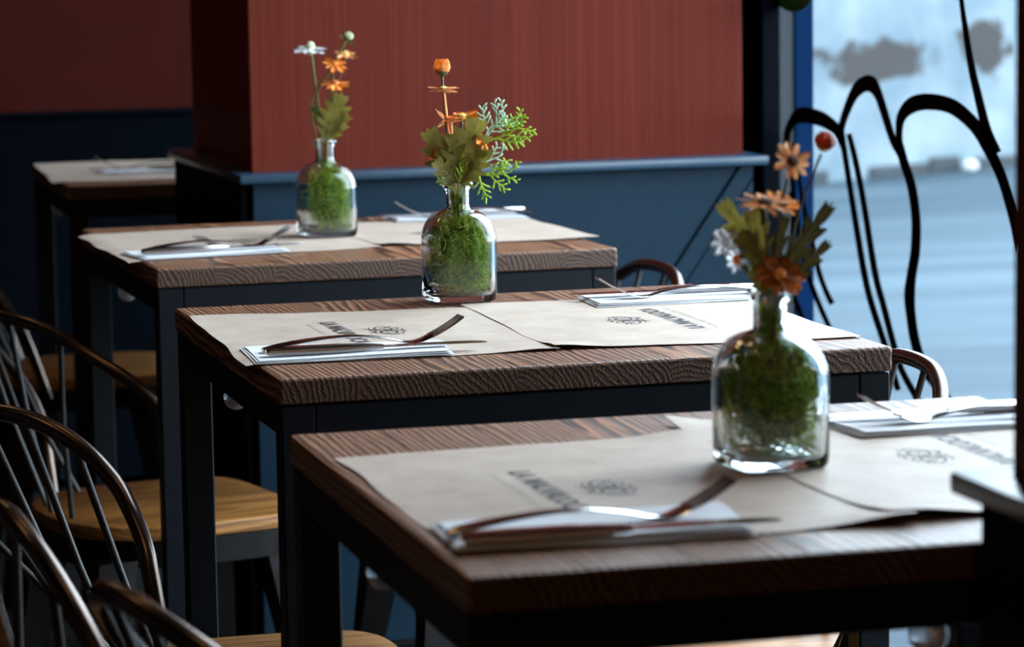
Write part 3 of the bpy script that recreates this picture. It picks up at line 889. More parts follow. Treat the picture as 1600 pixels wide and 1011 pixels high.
napkin('B', 'napkin at the left front of the second table', [(0.002, 0.208), (-0.004, 0.097), (0.19, 0.088), (0.205, 0.190)], 0.0022, 1)
put(fork0, 'B', 0.014, 0.152, NZ, 0.05, 'sharp fork at the left of the second table, tines pointing up')
put(knife0, 'B', 0.012, 0.124, NZ, -0.015, 'knife beside the sharp fork at the left of the second table')
napkin('B', 'napkin at the right back of the second table', [(0.437, 0.492), (0.431, 0.398), (0.63, 0.398), (0.63, 0.49)], 0.0026, 2, True)
put(fork0, 'B', 0.647, 0.432, NZ, math.pi - 0.04, 'fork at the right of the second table, tines pointing to the bottle')
put(knife0, 'B', 0.640, 0.468, NZ, math.pi + 0.02, 'knife behind the right-hand fork of the second table')
napkin('A', 'napkin at the left front of the third table', [(-0.012, 0.195), (0.002, 0.098), (0.20, 0.120), (0.188, 0.212)], 0.0022, 3)
put(fork0, 'A', 0.010, 0.158, NZ, 0.10, 'fork at the left of the third table, below the bottle of white daisy')
put(knife0, 'A', 0.006, 0.130, NZ, 0.09, 'knife at the left of the third table, bluish from the window')
napkin('A', 'napkin at the far right of the third table, under the pillar ledge', [(0.432, 0.54), (0.432, 0.462), (0.628, 0.450), (0.628, 0.535)], 0.0026, 4, True)
put(fork0, 'A', 0.640, 0.478, NZ, math.pi - 0.05, 'fork at the far right of the third table, tines raised before the navy wainscot')
put(knife0, 'A', 0.640, 0.510, NZ, math.pi - 0.01, 'knife at the far right of the third table, behind the bottle')
napkin('C', 'napkin at the front of the nearest table', [(0.016, 0.165), (0.011, 0.070), (0.214, 0.058), (0.230, 0.172)], 0.0022, 5)
put(fork0, 'C', 0.014, 0.108, NZ, 0.06, 'blurred fork at the front of the nearest table')
put(knife0, 'C', 0.016, 0.077, NZ, -0.02, 'blurred knife with golden reflection at the front of the nearest table')
napkin('C', 'thick napkin at the back right of the nearest table', [(0.416, 0.484), (0.424, 0.402), (0.625, 0.402), (0.625, 0.49)], 0.0030, 6, True)
put(fork0, 'C', 0.640, 0.435, NZ + 0.001, math.pi - 0.02, 'fork at the back right of the nearest table, tines to the bottle')
put(knife0, 'C', 0.640, 0.470, NZ + 0.001, math.pi + 0.03, 'white-gleaming knife at the back right of the nearest table')
napkin('Z', 'napkin on the farthest table in the corner', [(0.085, 0.33), (0.085, 0.21), (0.29, 0.21), (0.29, 0.33)], 0.0022, 7)
put(fork0, 'Z', 0.285, 0.285, NZ, math.pi, 'fork on the farthest table in the corner')
put(knife0, 'Z', 0.285, 0.25, NZ, math.pi, 'knife on the farthest table in the corner')

# ------------------------------------------------------------------ bottles
def ring_pts(h, z, n=48):
    t_ = sm(0.014, 0.036, h)
    e = 2.0 + 3.2 * t_
    out_ = []
    for k in range(n):
        a = 2 * math.pi * k / n
        c_, s_ = math.cos(a), math.sin(a)
        out_.append((h * math.copysign(abs(c_) ** (2 / e), c_), h * math.copysign(abs(s_) ** (2 / e), s_), z))
    return out_
def bottle_mesh():
    prof = [(0.010, 0.0022), (0.028, 0.0012), (0.0335, 0.0), (0.0358, 0.0012), (0.0372, 0.0042), (0.0375, 0.010), (0.0376, 0.040), (0.0375, 0.066)]
    for k in range(1, 10):
        a = k / 10 * math.pi / 2
        prof.append((0.0135 + 0.0240 * math.cos(a), 0.066 + 0.0355 * math.sin(a)))
    prof += [(0.0130, 0.1030), (0.0127, 0.108), (0.0127, 0.118), (0.0134, 0.1225), (0.0160, 0.1258), (0.0172, 0.1285), (0.0168, 0.1312), (0.0150, 0.1328), (0.0122, 0.1325), (0.0108, 0.1295), (0.0104, 0.120), (0.0104, 0.106)]
    for k in range(9, 0, -1):
        a = k / 10 * math.pi / 2
        prof.append((0.0110 + 0.0232 * math.cos(a), 0.066 + 0.0320 * math.sin(a)))
    prof += [(0.0340, 0.064), (0.0341, 0.040), (0.0338, 0.012), (0.0322, 0.0085), (0.026, 0.0068), (0.008, 0.0062)]
    bm = bmesh.new()
    loft(bm, [ring_pts(h, z) for h, z in prof])
    return mesh_of('glass', bm, True, 1.2)
ME_bottle = bottle_mesh()
RU = Vector((0.9629, -0.2697, 0)).normalized()
RW = Vector((0.2697, 0.9629, 0)).normalized()
def bottle(t, x, y, rz, label, moss_label, seed, off, half, mossmat, coremat, neck):
    base = Vector(at(t, x, y, 0.0022))
    o = link('glass_bottle', ME_bottle, M_glass, None, base, TAB[t][2] + rz)
    tag(o, label, 'bottle', 'square glass bottles used as vases')
    rnd = random.Random(seed)
    # moss packed inside: a soft core and many curled strands, all one mass
    bm = bmesh.new()
    cx, cz = off
    hw, hh = half
    bmesh.ops.create_icosphere(bm, subdivisions=4, radius=1.0)
    ph = [rnd.uniform(0, 6.3) for _ in range(6)]
    for v in bm.verts:
        c0 = v.co.copy()
        k = 0.86 + 0.10 * math.sin(c0.x * 7 + ph[0]) * math.sin(c0.y * 6 + ph[1]) + 0.08 * math.sin(c0.z * 9 + ph[2]) * math.sin(c0.x * 11 + ph[3]) + 0.05 * rnd.uniform(-1, 1)
        e = lambda q: math.copysign(abs(q) ** 0.75, q)
        v.co = Vector((e(c0.x) * k * hw * 0.86, e(c0.y) * k * 0.024, e(c0.z) * k * hh * 0.90))
    ax = lambda p: base + RU * max(-0.0322, min(0.0322, p.x + cx)) + RW * max(-0.030, min(0.030, p.y)) + Vector((0, 0, cz + p.z))
    for v in bm.verts: v.co = ax(v.co)
    core = mesh_of('moss', bm, True)
    core.materials.append(coremat)
    ms = thing('moss_filling', moss_label, 'moss', base, 0, 'green moss inside the bottles')
    ms['kind'] = 'stuff'
    for v in core.vertices: v.co -= base
    link('moss_core', core, None, ms)['kind'] = 'stuff'
    bm = bmesh.new()
    def zlim(p):
        # stay inside the inner wall, also under the shoulder
        z = max(0.010, min(0.125, p.z))
        lim = 0.0330 if z < 0.064 else (0.0098 + 0.0215 * math.sqrt(max(0.0, 1 - ((z - 0.064) / 0.034) ** 2)) if z < 0.098 else 0.0085)
        r_ = max(abs(p.x), abs(p.y), 1e-6) if z < 0.07 else math.hypot(p.x, p.y) + 1e-6
        s_ = min(1.0, lim / r_)
        return Vector((p.x * s_, p.y * s_, z))
    for k in range(1000):
        while True:
            q = Vector((rnd.uniform(-1, 1), rnd.uniform(-1, 1), rnd.uniform(-1, 1)))
            if 0.5 < max(abs(q.x), abs(q.y), abs(q.z)) and q.length < 1.25: break
        p = Vector((q.x * hw + cx, q.y * 0.027, cz + q.z * hh))
        dr = Vector((rnd.gauss(0, 1), rnd.gauss(0, 1), rnd.gauss(0, 1))).normalized()
        pts = []
        for s_ in range(7):
            pts.append(zlim(p))
            dr = (dr + Vector((rnd.gauss(0, .6), rnd.gauss(0, .6), rnd.gauss(0, .6)))).normalized()
            p = p + dr * 0.0028
        tube(bm, [RU * a.x + RW * a.y + Vector((0, 0, a.z)) for a in pts], [0.00055] * 6 + [0.0003], 3, False)
    for k in range(neck):
        p = Vector((rnd.uniform(-.006, .006), rnd.uniform(-.006, .006), rnd.uniform(0.085, 0.112)))
        pts = []
        for s_ in range(6):
            pts.append(zlim(p)); p = p + Vector((rnd.gauss(0, .002), rnd.gauss(0, .002), 0.0032))
        tube(bm, [RU * a.x + RW * a.y + Vector((0, 0, a.z)) for a in pts], 0.0008, 3, False)
    so_ = obj('moss_strands', bm, mossmat, ms); so_['kind'] = 'stuff'
    return base
def bframe(base):
    return lambda u, v, w=0.0: base + RU * (u / 1000) + RW * (w / 1000) + Vector((0, 0, v / 1000))

bB = bottle('B', 0.311, 0.529, 0.02, 'sharp clear glass bottle of green moss at the back of the second table', 'bright green moss in the sharp middle bottle', 3, (0.004, 0.052), (0.033, 0.044), M_moss, M_mosc, 40)
bA = bottle('A', 0.296, 0.318, 0.03, 'clear glass bottle on the third table holding the white daisy', 'green moss in the bottle on the third table', 4, (0.005, 0.052), (0.030, 0.043), M_moss, M_mosc, 0)
bC = bottle('C', 0.316, 0.315, 0.06, 'large blurred glass bottle of dark moss on the nearest table', 'dense dark green moss in the nearest bottle', 9, (0.001, 0.054), (0.036, 0.046), M_moss, M_mosc, 70)

# ------------------------------------------------------------------ flowers
M_rib = leafmat('pale_leaf_rib', (0.24, 0.22, 0.08), (0.32, 0.29, 0.12), 0.1)
def petal_mesh(L, W, cup, notch=False):
    bm = bmesh.new()
    rows = []
    n = 5
    for i in range(n + 1):
        t_ = i / n
        w = W * math.sin(math.pi * min(1, 0.12 + 0.80 * t_)) * (0.75 + 0.5 * t_) / 1.1
        if i == n: w = W * 0.35
        z = cup * t_ * t_
        rows.append([(L * t_, -w, z + 0.12 * W), (L * t_, 0, z), (L * t_, w, z + 0.12 * W)])
    loft(bm, rows, cap=False, close=False)
    bmesh.ops.solidify(bm, geom=bm.faces[:], thickness=0.0004)
    return mesh_of('petal', bm, True)
def disc_bm(R, H):
    bm = bmesh.new()
    prof = [(R * 0.35, -H * 1.1), (R * 0.9, -H * 0.4), (R, 0.0), (R * 0.9, H * 0.6), (R * 0.5, H), (R * 0.1, H * 1.05)]
    loft(bm, [[(r_ * math.cos(k * math.pi / 6), r_ * math.sin(k * math.pi / 6), z_) for k in range(12)] for r_, z_ in prof])
    return bm
def orient(o, d, spin=0.0):
    o.rotation_mode = 'QUATERNION'
    o.rotation_quaternion = Vector(d).normalized().to_track_quat('Z', 'Y') @ Matrix.Rotation(spin, 3, 'Z').to_quaternion()
def add_head(parent, pos, d, R, npet, pm, dm, seed, W=None, disc=None, droop=0.0, cup=0.0, label=None, dh=0.6):
    """flower head: central disc with separate petals; pos in parent space, d = facing direction"""
    rnd = random.Random(seed)
    h = obj('flower_head', disc_bm(disc or R * 0.27, (disc or R * 0.27) * dh), dm, parent, pos, smooth=True)
    if label: h['label'] = label
    orient(h, d, rnd.uniform(0, 6))
    me = petal_mesh(R * 0.82, W or R * 0.33, cup * R)
    for k in range(npet):
        p = link('petal', me, pm, h)
        a = 2 * math.pi * k / npet + rnd.uniform(-.12, .12)
        p.location = (math.cos(a) * R * 0.18, math.sin(a) * R * 0.18, 0.0004 * (k % 2))
        p.rotation_euler = (rnd.uniform(-.25, .25), droop + rnd.uniform(-.18, .18), a)
        s_ = rnd.uniform(0.85, 1.08); p.scale = (s_, s_, s_)
    return h
def stem_thing(name, label, cat, base, pts, r, m_, group):
    """pts in bottle frame mm; the thing stands at its lowest point"""
    W = [base(*p) for p in pts]
    t = thing(name, label, cat, W[0], 0, group)
    loc = [w - W[0] for w in W]
    bm = bmesh.new(); tube(bm, smooth_path(loc, 5), r, 7)
    obj('stem', bm, m_, t, smooth=True)
    return t, W[0]
def leaf_bm(L, Wd, lobes, fold=0.25, curl=0.15):
    """leaf along +x with pointed, forward-swept lobes and a creased midrib"""
    bm = bmesh.new()
    rows = []
    def row(t_, w, sh):
        z = curl * L * t_ * t_
        rows.append([(L * min(1.0, t_ + sh), -w, z + fold * w), (L * (t_ + sh * .3), -w * 0.5, z + fold * w * .4), (L * t_, 0, z), (L * (t_ + sh * .3), w * 0.5, z + fold * w * .4), (L * min(1.0, t_ + sh), w, z + fold * w)])
    env = lambda t_: Wd * (math.sin(math.pi * min(1.0, (0.06 + 0.94 * t_) ** 0.85)) ** 0.75 + 0.02)
    for k in range(lobes):
        for ph, wf, sh in ((0.0, 0.40, 0.0), (0.25, 0.62, 0.05), (0.50, 0.84, 0.10), (0.72, 1.0, 0.15), (0.80, 0.90, 0.13), (0.90, 0.55, 0.05)):
            t_ = (k + ph) / lobes * 0.94
            row(t_, env(t_) * wf, sh * min(1.0, 3.2 / lobes) * (0.8 if lobes > 1 else 0))
    row(0.95, Wd * 0.10, 0.0); row(1.0, 0.0004, 0.0)
    loft(bm, rows, cap=False, close=False)
    bmesh.ops.solidify(bm, geom=bm.faces[:], thickness=0.0005)
    return bm
def add_leaf(parent, org, base, p0, p1, width, lobes, m_, face=(0, -1, 0.25), fold=0.25, curl=0.12):
    """leaf from p0 to p1 (bottle frame mm), its upper side turned to 'face' (bottle frame)"""
    a, b2 = base(*p0), base(*p1)
    d = (b2 - a); L = d.length; d.normalize()
    f = RU * face[0] + RW * face[1] + Vector((0, 0, face[2]))
    yv = f.cross(d).normalized(); zv = d.cross(yv)
    lf = obj('leaf', leaf_bm(L, width / 1000, lobes, fold, curl), m_, parent, smooth=True, angle=1.0)
    if lobes > 2:
        bm = bmesh.new(); tube(bm, [(L * k / 8 * 0.96, 0, curl * L * (k / 8 * 0.96) ** 2 + 0.0004) for k in range(9)], [0.0008 - 0.00007 * k for k in range(9)], 5)
        for k in range(lobes):
            t_ = (k + 0.25) / lobes * 0.94; t2 = t_ + 0.42 / lobes + 0.05
            w_ = width / 1000 * 0.72 * math.sin(math.pi * min(1.0, (0.06 + 0.94 * t2) ** 0.85))
            for s_ in (-1, 1):
                tube(bm, [(L * t_, 0, curl * L * t_ * t_ + 0.0004), (L * (t_ + t2) / 2, s_ * w_ * 0.5, curl * L * t_ * t2 + fold * w_ * .42 + 0.0004), (L * t2, s_ * w_, curl * L * t2 * t2 + fold * w_ + 0.0003)], [0.0004, 0.0003, 0.00015], 4)
        obj('midrib', bm, M_rib, lf, smooth=True)
    lf.matrix_local = Matrix.Translation(a - org) @ Matrix((d, yv, zv)).transposed().to_4x4()
    return lf
def vdir(u, w, v):
    return RU * u + RW * w + Vector((0, 0, v))
def head_at(t, org, base, p, d, *args, **kw):
    return add_head(t, base(*p) - org, vdir(*d), *args, **kw)
def bud(t, org, base, p, d, R, m_, mc, H=1.25, open_=0.0):
    c_ = base(*p) - org
    bm = bmesh.new()
    prof = [(0.25, -0.95), (0.72, -0.62), (0.98, -0.1), (0.96, 0.25), (0.75, 0.6)]
    loft(bm, [[(R * r_ * math.cos(k * math.pi / 6), R * r_ * math.sin(k * math.pi / 6), R * z_ * H) for k in range(12)] for r_, z_ in prof[:3]])
    h = obj('bud_cup', bm, mc, t, c_, smooth=True)
    orient(h, vdir(*d))
    for k in range(7):
        a = 2 * math.pi * k / 7
        bm = bmesh.new()
        rows = []
        for z_, r_, w in ((-0.4, 0.80, .38), (0.0, 0.98, .46), (0.4, 0.92, .44), (0.75, 0.62 + open_, .30), (0.98, 0.40 + open_, .08)):
            rows.append([(R * r_, -R * w, R * z_ * H), (R * (r_ + .10), 0, R * z_ * H), (R * r_, R * w, R * z_ * H)])
        loft(bm, rows, cap=False, close=False)
        bmesh.ops.solidify(bm, geom=bm.faces[:], thickness=0.0004)
        obj('petal', bm, m_, h, (0, 0, 0), a, smooth=True)
def thuja(t, org, base, p0, p1, length, seed, m_, spread=0.75, levels=3, fan=(0, -1, 0)):
    """flat scaly fern-like spray growing from p0 towards p1"""
    rnd = random.Random(seed)
    bm = bmesh.new()
    a = base(*p0) - org; d0 = (base(*p1) - base(*p0)).normalized()
    f = (RU * fan[0] + RW * fan[1] + Vector((0, 0, fan[2]))).normalized()
    def grow(p, d, L, lev):
        n = max(4, int(L / 0.0032))
        pts = [p.copy()]
        side = 1
        for i in range(n):
            d = (d + (f.cross(d)) * rnd.gauss(0, .10) + f * rnd.gauss(0, .05)).normalized()
            p = p + d * (L / n)
            pts.append(p.copy())
            if lev > 0 and i >= 1 and (lev == 1 or i % 2 == 0):
                side = -side
                nd = (d * math.cos(spread) + f.cross(d) * math.sin(spread) * side).normalized()
                rem = L * (0.70 if lev > 1 else 0.50) * (1 - 0.55 * i / n)
                if rem > 0.004: grow(p, nd, rem, lev - 1)
        # beaded scale leaves along the twig
        rr = [0.00105 * (1.25 if k % 2 else 0.85) for k in range(len(pts))]
        rr[-1] = 0.0005
        tube(bm, pts, rr, 5)
    grow(a, d0, length / 1000, levels - 1)
    return obj('frond', bm, m_, t, smooth=True)

# --- second table (sharp) bottle
F = bframe(bB)
G = 'artificial flowers in the sharp middle bottle'
t, o_ = stem_thing('flower_stem', 'tall stem with a closed orange bud, top of the sharp middle bouquet', 'flower', F, [(-2, 30, 2), (-3, 110, 2), (-6, 150, 1), (-11, 190, 0), (-14, 225, 0), (-15, 250, 0)], 0.0013, M_dark, G)
bud(t, o_, F, (-15, 259, 0), (0.02, 0, 1), 0.0088, M_orange, M_dark, 1.15, 0.22)
t, o_ = stem_thing('flower_stem', 'flat peach daisy just below the orange bud, seen edge on', 'flower', F, [(0, 30, -2), (-1, 110, -3), (-5, 150, -5), (-9, 190, -6), (-13, 232, -7)], 0.0012, M_peach, G)
head_at(t, o_, F, (-14, 236, -7), (0, -0.12, 1), 0.0175, 12, M_peach, M_ydisc, 3, droop=0.05)
t, o_ = stem_thing('flower_stem', 'open orange daisy in the middle of the sharp bouquet', 'flower', F, [(2, 30, 0), (2, 110, 0), (3, 150, -6), (5, 180, -9), (6, 200, -10)], 0.0015, M_dark, G)
head_at(t, o_, F, (6, 205, -10), (-0.1, -0.18, 1), 0.0215, 12, M_orange, M_ydisc, 4, droop=0.0)
t, o_ = stem_thing('flower_stem', 'small peach bloom behind the middle orange daisy', 'flower', F, [(-1, 30, 4), (-2, 110, 4), (-4, 160, 6), (-6, 196, 8)], 0.0012, M_peach, G)
head_at(t, o_, F, (-7, 200, 8), (-0.4, -0.3, 1), 0.016, 9, M_peach, M_peach, 5)
add_leaf(t, o_, F, (-4, 160, 6), (-30, 190, 0), 3, 1, M_peach)
add_leaf(t, o_, F, (-6, 196, 8), (-24, 213, 6), 2.4, 1, M_peach)
t, o_ = stem_thing('flower_stem', 'drooping orange bloom on the right of the sharp bouquet', 'flower', F, [(4, 30, -2), (5, 110, -3), (12, 145, -10), (22, 170, -14), (29, 180, -15)], 0.0012, M_dark, G)
head_at(t, o_, F, (30, 180, -15), (0.75, -0.35, 0.45), 0.0155, 9, M_orange, M_orange, 6, droop=0.35)
t, o_ = stem_thing('flower_stem', 'small orange bloom drooping on the left of the sharp bouquet', 'flower', F, [(-3, 30, 1), (-5, 110, 1), (-14, 140, -4), (-24, 163, -6), (-29, 167, -6)], 0.0012, M_dark, G)
head_at(t, o_, F, (-30, 166, -6), (-0.9, -0.3, -0.15), 0.0145, 8, M_orange, M_rust, 7, droop=0.45)
t, o_ = stem_thing('leaf_sprig', 'broad olive lobed leaves at the neck of the sharp middle bottle', 'leaf sprig', F, [(0, 35, -4), (0, 110, -5), (2, 135, -8)], 0.0014, M_olive, G)
add_leaf(t, o_, F, (0, 132, -9), (24, 208, -18), 30, 5, M_olive, (0.1, -1, 0.1))
add_leaf(t, o_, F, (-2, 135, -6), (-32, 194, -8), 22, 4, M_olive, (-0.2, -1, 0.2))
add_leaf(t, o_, F, (3, 130, -10), (40, 168, -20), 18, 5, M_olive, (0.2, -0.8, 0.7))
add_leaf(t, o_, F, (-2, 130, -8), (-26, 160, -20), 15, 4, M_olive, (-0.2, -0.9, 0.5))
add_leaf(t, o_, F, (0, 132, -8), (-8, 190, -14), 22, 4, M_olive, (-0.3, -1, 0.1))
t, o_ = stem_thing('cypress_sprig', 'yellow-green scaly sprig reaching right out of the sharp bouquet', 'sprig', F, [(4, 35, 3), (5, 110, 3), (18, 150, 8), (36, 178, 10)], 0.0011, M_thuja, G)
thuja(t, o_, F, (34, 176, 10), (80, 192, 8), 46, 4, M_thuja, 0.8, 3)
g = thuja(t, o_, F, (30, 172, 10), (38, 225, 8), 46, 5, M_glauc, 0.75, 3); g['label'] = 'pale grey-green frond'
t, o_ = stem_thing('cypress_sprig', 'low green scaly sprig hanging at the lip of the sharp bottle', 'sprig', F, [(3, 35, 0), (4, 112, -2), (8, 135, -8), (20, 152, -12)], 0.0011, M_thuja, G)
thuja(t, o_, F, (14, 146, -12), (50, 128, -16), 44, 6, M_thuja, 0.75, 3)
g = thuja(t, o_, F, (20, 150, -8), (52, 165, -8), 34, 7, M_glauc, 0.8, 3); g['label'] = 'pale grey-green frond'
t, o_ = stem_thing('cypress_sprig', 'small green sprig sticking out left over the sharp bottle lip', 'sprig', F, [(-2, 60, -3), (-3, 118, -5), (-6, 132, -8)], 0.0011, M_thuja, G)
thuja(t, o_, F, (-4, 124, -8), (-24, 146, -12), 22, 8, M_thuja, 0.6, 2)
thuja(t, o_, F, (0, 124, -8), (4, 160, -14), 30, 9, M_thuja, 0.6, 2)

# --- third table bottle
F = bframe(bA)
G = 'artificial flowers in the bottle on the third table'
t, o_ = stem_thing('flower_stem', 'white daisy with raised pale centre above the third table', 'flower', F, [(-4, 14, 2), (-5, 110, 2), (-7, 170, 0), (-12, 215, 0), (-16, 252, 0)], 0.0015, M_green, G)
head_at(t, o_, F, (-17, 257, 0), (0.05, -0.22, 1), 0.0245, 9, M_white, M_pale, 11, W=0.0085, disc=0.0068, droop=0.22, dh=1.3)
add_leaf(t, o_, F, (-6, 150, 0), (-17, 182, -4), 5, 2, M_green)
t, o_ = stem_thing('flower_stem', 'long green stem with small pale bud, highest of the third-table bouquet', 'flower', F, [(-3, 40, 0), (-9, 112, 0), (-18, 175, 0), (-8, 200, 0), (8, 225, 0), (24, 252, 0), (33, 268, 0)], 0.0014, M_green, G)
bud(t, o_, F, (36, 273, 0), (0.5, -0.2, 0.9), 0.0060, M_pale, M_green, 1.0, 0.0)
add_leaf(t, o_, F, (33, 268, 0), (22, 275, -2), 2.2, 1, M_green)
add_leaf(t, o_, F, (33, 267, 0), (44, 262, -3), 2.4, 1, M_green)
t, o_ = stem_thing('flower_stem', 'peach-orange bloom near the top right of the third-table bouquet', 'flower', F, [(0, 40, 3), (0, 110, 3), (8, 170, 4), (22, 215, 4), (30, 242, 3)], 0.0012, M_dark, G)
head_at(t, o_, F, (31, 247, 3), (0.15, -0.2, 1), 0.0180, 9, M_peach, M_ydisc, 12, W=0.0048)
t, o_ = stem_thing('flower_stem', 'orange bloom touching the white daisy on the third table', 'flower', F, [(1, 40, -1), (1, 110, -2), (6, 170, -6), (12, 210, -8), (16, 232, -8)], 0.0012, M_dark, G)
head_at(t, o_, F, (17, 236, -8), (0.15, -0.45, 0.8), 0.0185, 9, M_orange, M_orange, 13, W=0.0046, droop=0.15)
t, o_ = stem_thing('flower_stem', 'lower orange bloom over the olive leaf of the third table', 'flower', F, [(2, 40, 0), (2, 110, 0), (8, 160, -4), (14, 198, -6)], 0.0015, M_dark, G)
head_at(t, o_, F, (16, 209, -6), (0.1, -0.35, 0.9), 0.0205, 10, M_orange, M_rust, 14, W=0.0050, droop=0.2)
t, o_ = stem_thing('leaf_sprig', 'olive lobed leaf in the bottle on the third table', 'leaf sprig', F, [(1, 40, -2), (2, 110, -3), (5, 140, -6)], 0.0014, M_olive, G)
add_leaf(t, o_, F, (3, 132, -6), (26, 198, -12), 25, 5, M_olive, (0.1, -1, 0.1))
add_leaf(t, o_, F, (0, 138, -4), (-10, 180, -6), 8, 3, M_green, (-0.3, -1, 0.1))
add_leaf(t, o_, F, (3, 138, -4), (35, 170, -10), 15, 4, M_olive, (0.2, -0.8, 0.6))

# --- nearest table bottle
F = bframe(bC)
G = 'artificial flowers in the nearest bottle'
t, o_ = stem_thing('flower_stem', 'orange daisy with dark centre facing out, top of the nearest bouquet', 'flower', F, [(2, 40, 0), (2, 112, 0), (4, 160, -2), (10, 200, -2), (15, 224, 0)], 0.0011, M_dark, G)
head_at(t, o_, F, (17, 229, -1), (0.45, -0.85, 0.35), 0.0165, 10, M_peach, M_disc, 21, W=0.0036, disc=0.0050)
t, o_ = stem_thing('flower_stem', 'round red bud on a thin stem, right of the nearest bouquet', 'flower', F, [(3, 40, 2), (4, 112, 2), (12, 150, 2), (22, 190, 2), (34, 222, 1), (39, 234, 0)], 0.0011, M_dark, G)
bud(t, o_, F, (41.5, 243, 0), (0.3, -0.1, 1), 0.0078, M_redbud, M_rust, 1.0, 0.0)
t, o_ = stem_thing('flower_stem', 'broad orange daisy seen edge on in the nearest bouquet', 'flower', F, [(0, 40, -2), (0, 112, -3), (-2, 160, -8), (-4, 194, -10)], 0.0013, M_dark, G)
head_at(t, o_, F, (-4, 199, -10), (0.1, -0.3, 1), 0.0215, 12, M_peach, M_disc, 22, W=0.0042)
t, o_ = stem_thing('flower_stem', 'second orange bloom behind the edge-on daisy in the nearest bouquet', 'flower', F, [(1, 40, 3), (2, 112, 3), (5, 160, 4), (9, 192, 4)], 0.0012, M_dark, G)
head_at(t, o_, F, (10, 197, 4), (0.3, -0.5, 0.8), 0.0150, 9, M_orange, M_disc, 23, W=0.0034)
t, o_ = stem_thing('flower_stem', 'white bloom on the left of the nearest bouquet', 'flower', F, [(-2, 40, -2), (-3, 112, -3), (-14, 145, -8), (-28, 165, -10)], 0.0012, M_green, G)
head_at(t, o_, F, (-33, 170, -10), (-0.55, -0.6, 0.5), 0.0140, 8, M_white, M_white, 24, W=0.0048, droop=-0.25)
t, o_ = stem_thing('flower_stem', 'small white and orange bloom below the white one, nearest bouquet', 'flower', F, [(-2, 40, -1), (-3, 112, -2), (-12, 138, -8), (-22, 154, -10)], 0.0012, M_green, G)
head_at(t, o_, F, (-25, 157, -10), (-0.6, -0.6, 0.1), 0.0110, 8, M_white, M_orange, 25, W=0.0036, disc=0.0042, droop=-0.2)
t, o_ = stem_thing('flower_stem', 'rust-orange bloom low over the lip of the nearest bottle', 'flower', F, [(1, 40, -3), (2, 112, -5), (4, 134, -12), (5, 143, -14)], 0.0012, M_dark, G)
head_at(t, o_, F, (6, 146, -15), (0.15, -0.8, 0.5), 0.0190, 11, M_rust, M_orange, 26, W=0.0048, droop=0.1)
t, o_ = stem_thing('flower_stem', 'second rust bloom low at the right of the nearest bottle lip', 'flower', F, [(2, 40, 0), (4, 112, -2), (9, 132, -8), (14, 142, -10)], 0.0012, M_dark, G)
head_at(t, o_, F, (16, 144, -10), (0.6, -0.6, 0.4), 0.0150, 9, M_rust, M_disc, 27, W=0.0040, droop=0.25)
t, o_ = stem_thing('leaf_sprig', 'olive leaves spreading from the nearest bottle', 'leaf sprig', F, [(0, 50, 0), (0, 112, 0), (-2, 140, -4), (-6, 160, -6)], 0.0014, M_olive, G)
add_leaf(t, o_, F, (-8, 160, -6), (-37, 203, -10), 12, 3, M_olive, (-0.4, -1, 0.3))
add_leaf(t, o_, F, (-6, 156, -6), (-16, 196, -12), 12, 3, M_olive, (0.1, -1, 0.2))
add_leaf(t, o_, F, (-4, 150, -6), (-28, 176, -14), 12, 3, M_olive, (-0.2, -0.8, 0.6))
add_leaf(t, o_, F, (4, 140, 0), (46, 199, 2), 11, 4, M_dark, (0.4, -0.8, 0.4))
add_leaf(t, o_, F, (8, 132, 0), (46, 168, 4), 8, 4, M_dark, (0.3, -0.8, 0.5))
add_leaf(t, o_, F, (0, 146, 0), (12, 190, 2), 8, 3, M_dark, (0.2, -1, 0.2))
add_leaf(t, o_, F, (2, 128, -8), (-18, 150, -14), 8, 3, M_olive, (-0.3, -0.8, 0.5))

# ------------------------------------------------------------------ chairs
def seat_outline(n=36):
    pts = []
    for k in range(n):
        a = 2 * math.pi * k / n
        c_, s_ = math.cos(a), math.sin(a)
        e = 5.0 if c_ > 0 else 2.5
        pts.append((0.165 * math.copysign(abs(c_) ** (2 / e), c_), 0.172 * math.copysign(abs(s_) ** (2 / e), s_)))
    return pts
SZ = 0.40
def seat_bm():
    o_ = seat_outline()
    bm = bmesh.new()
    loft(bm, [[(x * s_, y * s_, z) for x, y in o_] for z, s_ in ((SZ - 0.020, 0.965), (SZ - 0.018, 0.99), (SZ - 0.004, 1.0), (SZ - 0.001, 0.995), (SZ, 0.98))])
    return bm
ME_seat = mesh_of('seat', seat_bm(), True, 0.6)
def pan_bm():
    o_ = seat_outline()
    bm = bmesh.new()
    loft(bm, [[(x * s_, y * s_, z) for x, y in o_] for z, s_ in ((SZ - 0.058, 0.93), (SZ - 0.056, 0.965), (SZ - 0.0205, 0.965), (SZ - 0.0202, 0.80))])
    return bm
ME_pan = mesh_of('seat_pan', pan_bm(), True, 0.6)
def leg_bm(sx, sy):
    bm = bmesh.new()
    rings = []
    for z, w in ((0.0, 0.012), (0.12, 0.016), (SZ - 0.075, 0.026), (SZ - 0.045, 0.027)):
        k = 1 - z / SZ
        cx, cy = sx * (0.112 + 0.055 * k), sy * (0.118 + 0.055 * k)
        rings.append([(cx - w, cy - w, z), (cx + w, cy - w, z), (cx + w, cy + w, z), (cx - w, cy + w, z)])
    loft(bm, rings)
    return bm
ME_leg = {(a, b_): mesh_of('leg', leg_bm(a, b_)) for a in (-1, 1) for b_ in (-1, 1)}
